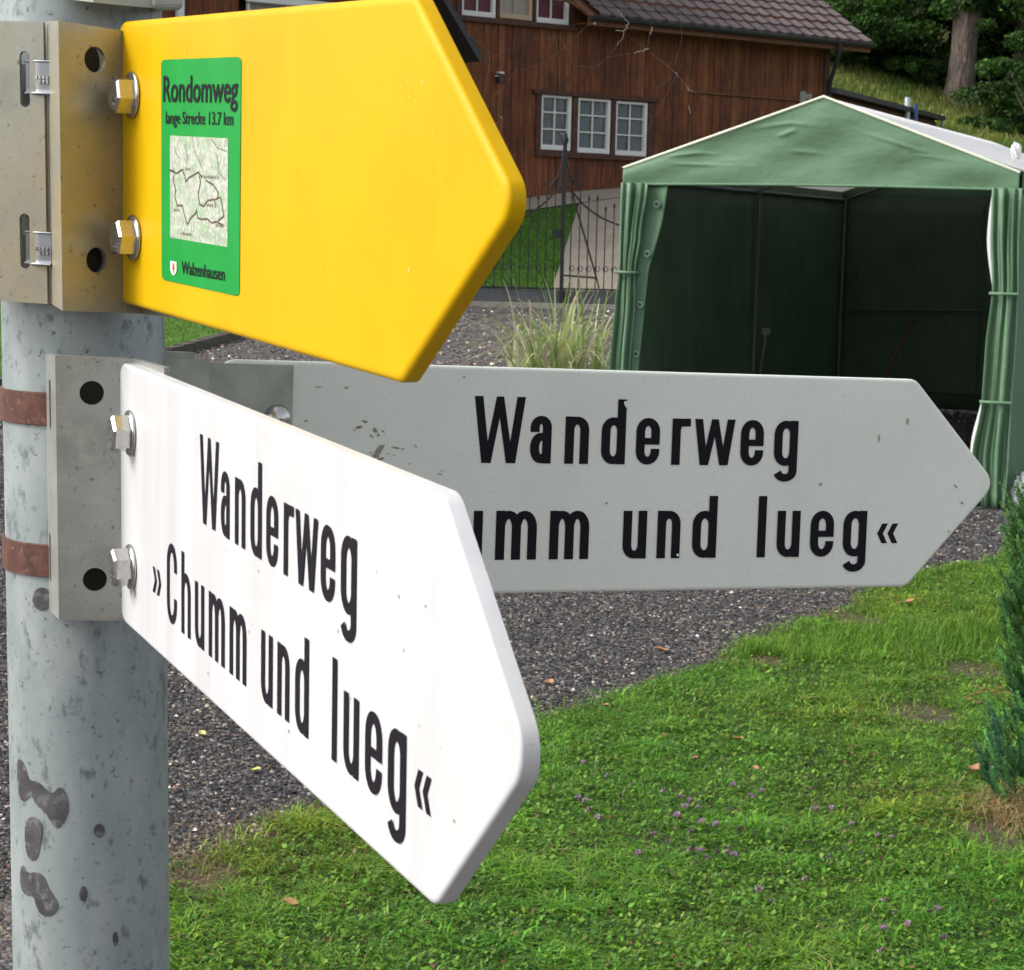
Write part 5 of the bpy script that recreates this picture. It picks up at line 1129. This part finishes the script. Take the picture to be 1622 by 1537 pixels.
for i, (k, x, y, s) in enumerate([(0, 5.5, 60, 1.1), (2, 9.5, 72, 1.2), (0, 13, 73, 1.2), (1, 17, 73, 1.2), (2, 19, 63, 1.1), (0, 6, 73, 1.2), (1, 18, 56, .9)]):
    put_tree(k, x, y, s, 'dark forest tree hidden far back among other trees in the wood', 'trees far back in the wood')
# the big trunk
def big_trunk():
    g = G(1517, 166); q = P(1520, 100, 1); d0 = (g - CAM).dot(dirw((0, 0, 1))); r = 21 / F_PX * d0
    e = empty('large_tree', loc=(g.x, g.y, g.z)); tag(e, 'large tree with thick grey brown bare trunk at the wood edge on the slope', 'tree', 'trees at the edge of the wood')
    b = MB(); N_ = 30; pts = []; rs = []
    for k in range(12):
        t = k / 11; pts.append((g.x + .06 * math.sin(t * 5) + .25 * t, g.y, g.z - .3 + t * 9)); rs.append(r * (1.3 if k == 0 else 1.05 - .35 * t) * (1 + .04 * math.sin(k * 2.3)))
    b.tube(pts, rs, 40); 
    b.tube([(g.x, g.y, g.z + 3.1), (g.x + .9, g.y - .3, g.z + 3.8), (g.x + 1.8, g.y - .4, g.z + 4.1)], [.12, .07, .03], 8)
    me = b.mesh('trunk')
    for v in me.vertices:
        a = math.atan2(v.co.y - g.y, v.co.x - g.x); k = 1 + .05 * math.sin(a * 9 + v.co.z * 1.1) + .03 * math.sin(a * 17 - v.co.z * 2); v.co.x = g.x + (v.co.x - g.x) * k; v.co.y = g.y + (v.co.y - g.y) * k
    link('trunk', me, BARK, e)
    cl = [(g.x + random.uniform(-3, 3), g.y + random.uniform(-2.2, 2.5), g.z + random.uniform(4.4, 10), random.uniform(.7, 1.3)) for _ in range(34)] + [(g.x + .15, g.y - .5, g.z + 2.6, .35), (g.x + 1.9, g.y - .5, g.z + 3.3, .6), (g.x + .9, g.y - .6, g.z + 3.9, .5)]
    f = leaf_cloud(15000, cl, .12, 'mid'); link('crown', f, LEAFM, e)
    q2 = P(1562, 130, 58); b = MB(); z = tz(q2.x, q2.y); b.tube([(q2.x, q2.y, z - .2), (q2.x + .1, q2.y, z + 9)], [.17, .12], 12)
    e2 = empty('slim_tree', loc=(q2.x, q2.y, z)); tag(e2, 'slim dark bare trunk standing just right of the large trunk', 'tree', 'trees at the edge of the wood'); b.build('trunk', BARK, e2)
    link('crown', leaf_cloud(5000, [(q2.x + random.uniform(-1.5, 1.5), q2.y + random.uniform(-1, 1), z + random.uniform(5, 9), .8) for _ in range(14)], .12, 'dark'), LEAFM, e2)
big_trunk()
# undergrowth bushes at the wood edge
def bush_proto(n):
    cl = [(random.uniform(-1.6, 1.6), random.uniform(-.9, .9), random.uniform(.1, 1.0) + random.random() ** 3 * 1.2, random.uniform(.16, .42)) for _ in range(40)]
    return leaf_cloud(n, cl, .052, 'bush')
bp = [bush_proto(15000), bush_proto(15000)]
for m in bp: m.materials.append(LEAFM)
stems = MB()
for k in range(7): a = k * .9; stems.tube([(0, 0, -.1), (.3 * math.cos(a), .3 * math.sin(a), .6), (.8 * math.cos(a), .6 * math.sin(a), 1.3)], [.03, .02, .008], 5)
stm = stems.mesh('stems'); stm.materials.append(BARK)
BL = [(1305, 108, 1.1, 'leafy bush peeping out beside the house downpipe'), (1350, 100, 1.4, 'leafy bush under the roof corner of the house'), (1400, 110, 1.5, 'bush on the slope between roof corner and thick trunk'), (1450, 128, 1.4, 'dark bush just left of the thick trunk'), (1478, 146, .7, 'low bush at the left foot of the thick trunk'), (1604, 196, .6, 'low leafy bush at the right foot of the thick trunk'), (1612, 208, .9, 'leafy bush above the right end of the tent roof'), (1650, 235, 1.4, 'leafy bush on the slope at the right image edge'), (1610, 150, 1.2, 'tall bush behind the low one right of the thick trunk'), (1640, 150, 1.8, 'tall dark bush at the right edge of the wood')]
for i, (px, py, s, lab) in enumerate(BL):
    g = G(px, py); e = empty('bush', loc=(g.x, g.y, tz(g.x, g.y)), rz=random.uniform(0, 6)); e.scale = (s, s, s); tag(e, lab, 'bush', 'bushes along the wood edge')
    for nm, me in (('foliage', bp[i % 2]), ('stems', stm)):
        o = bpy.data.objects.new(nm, me); COL.objects.link(o); o.parent = e
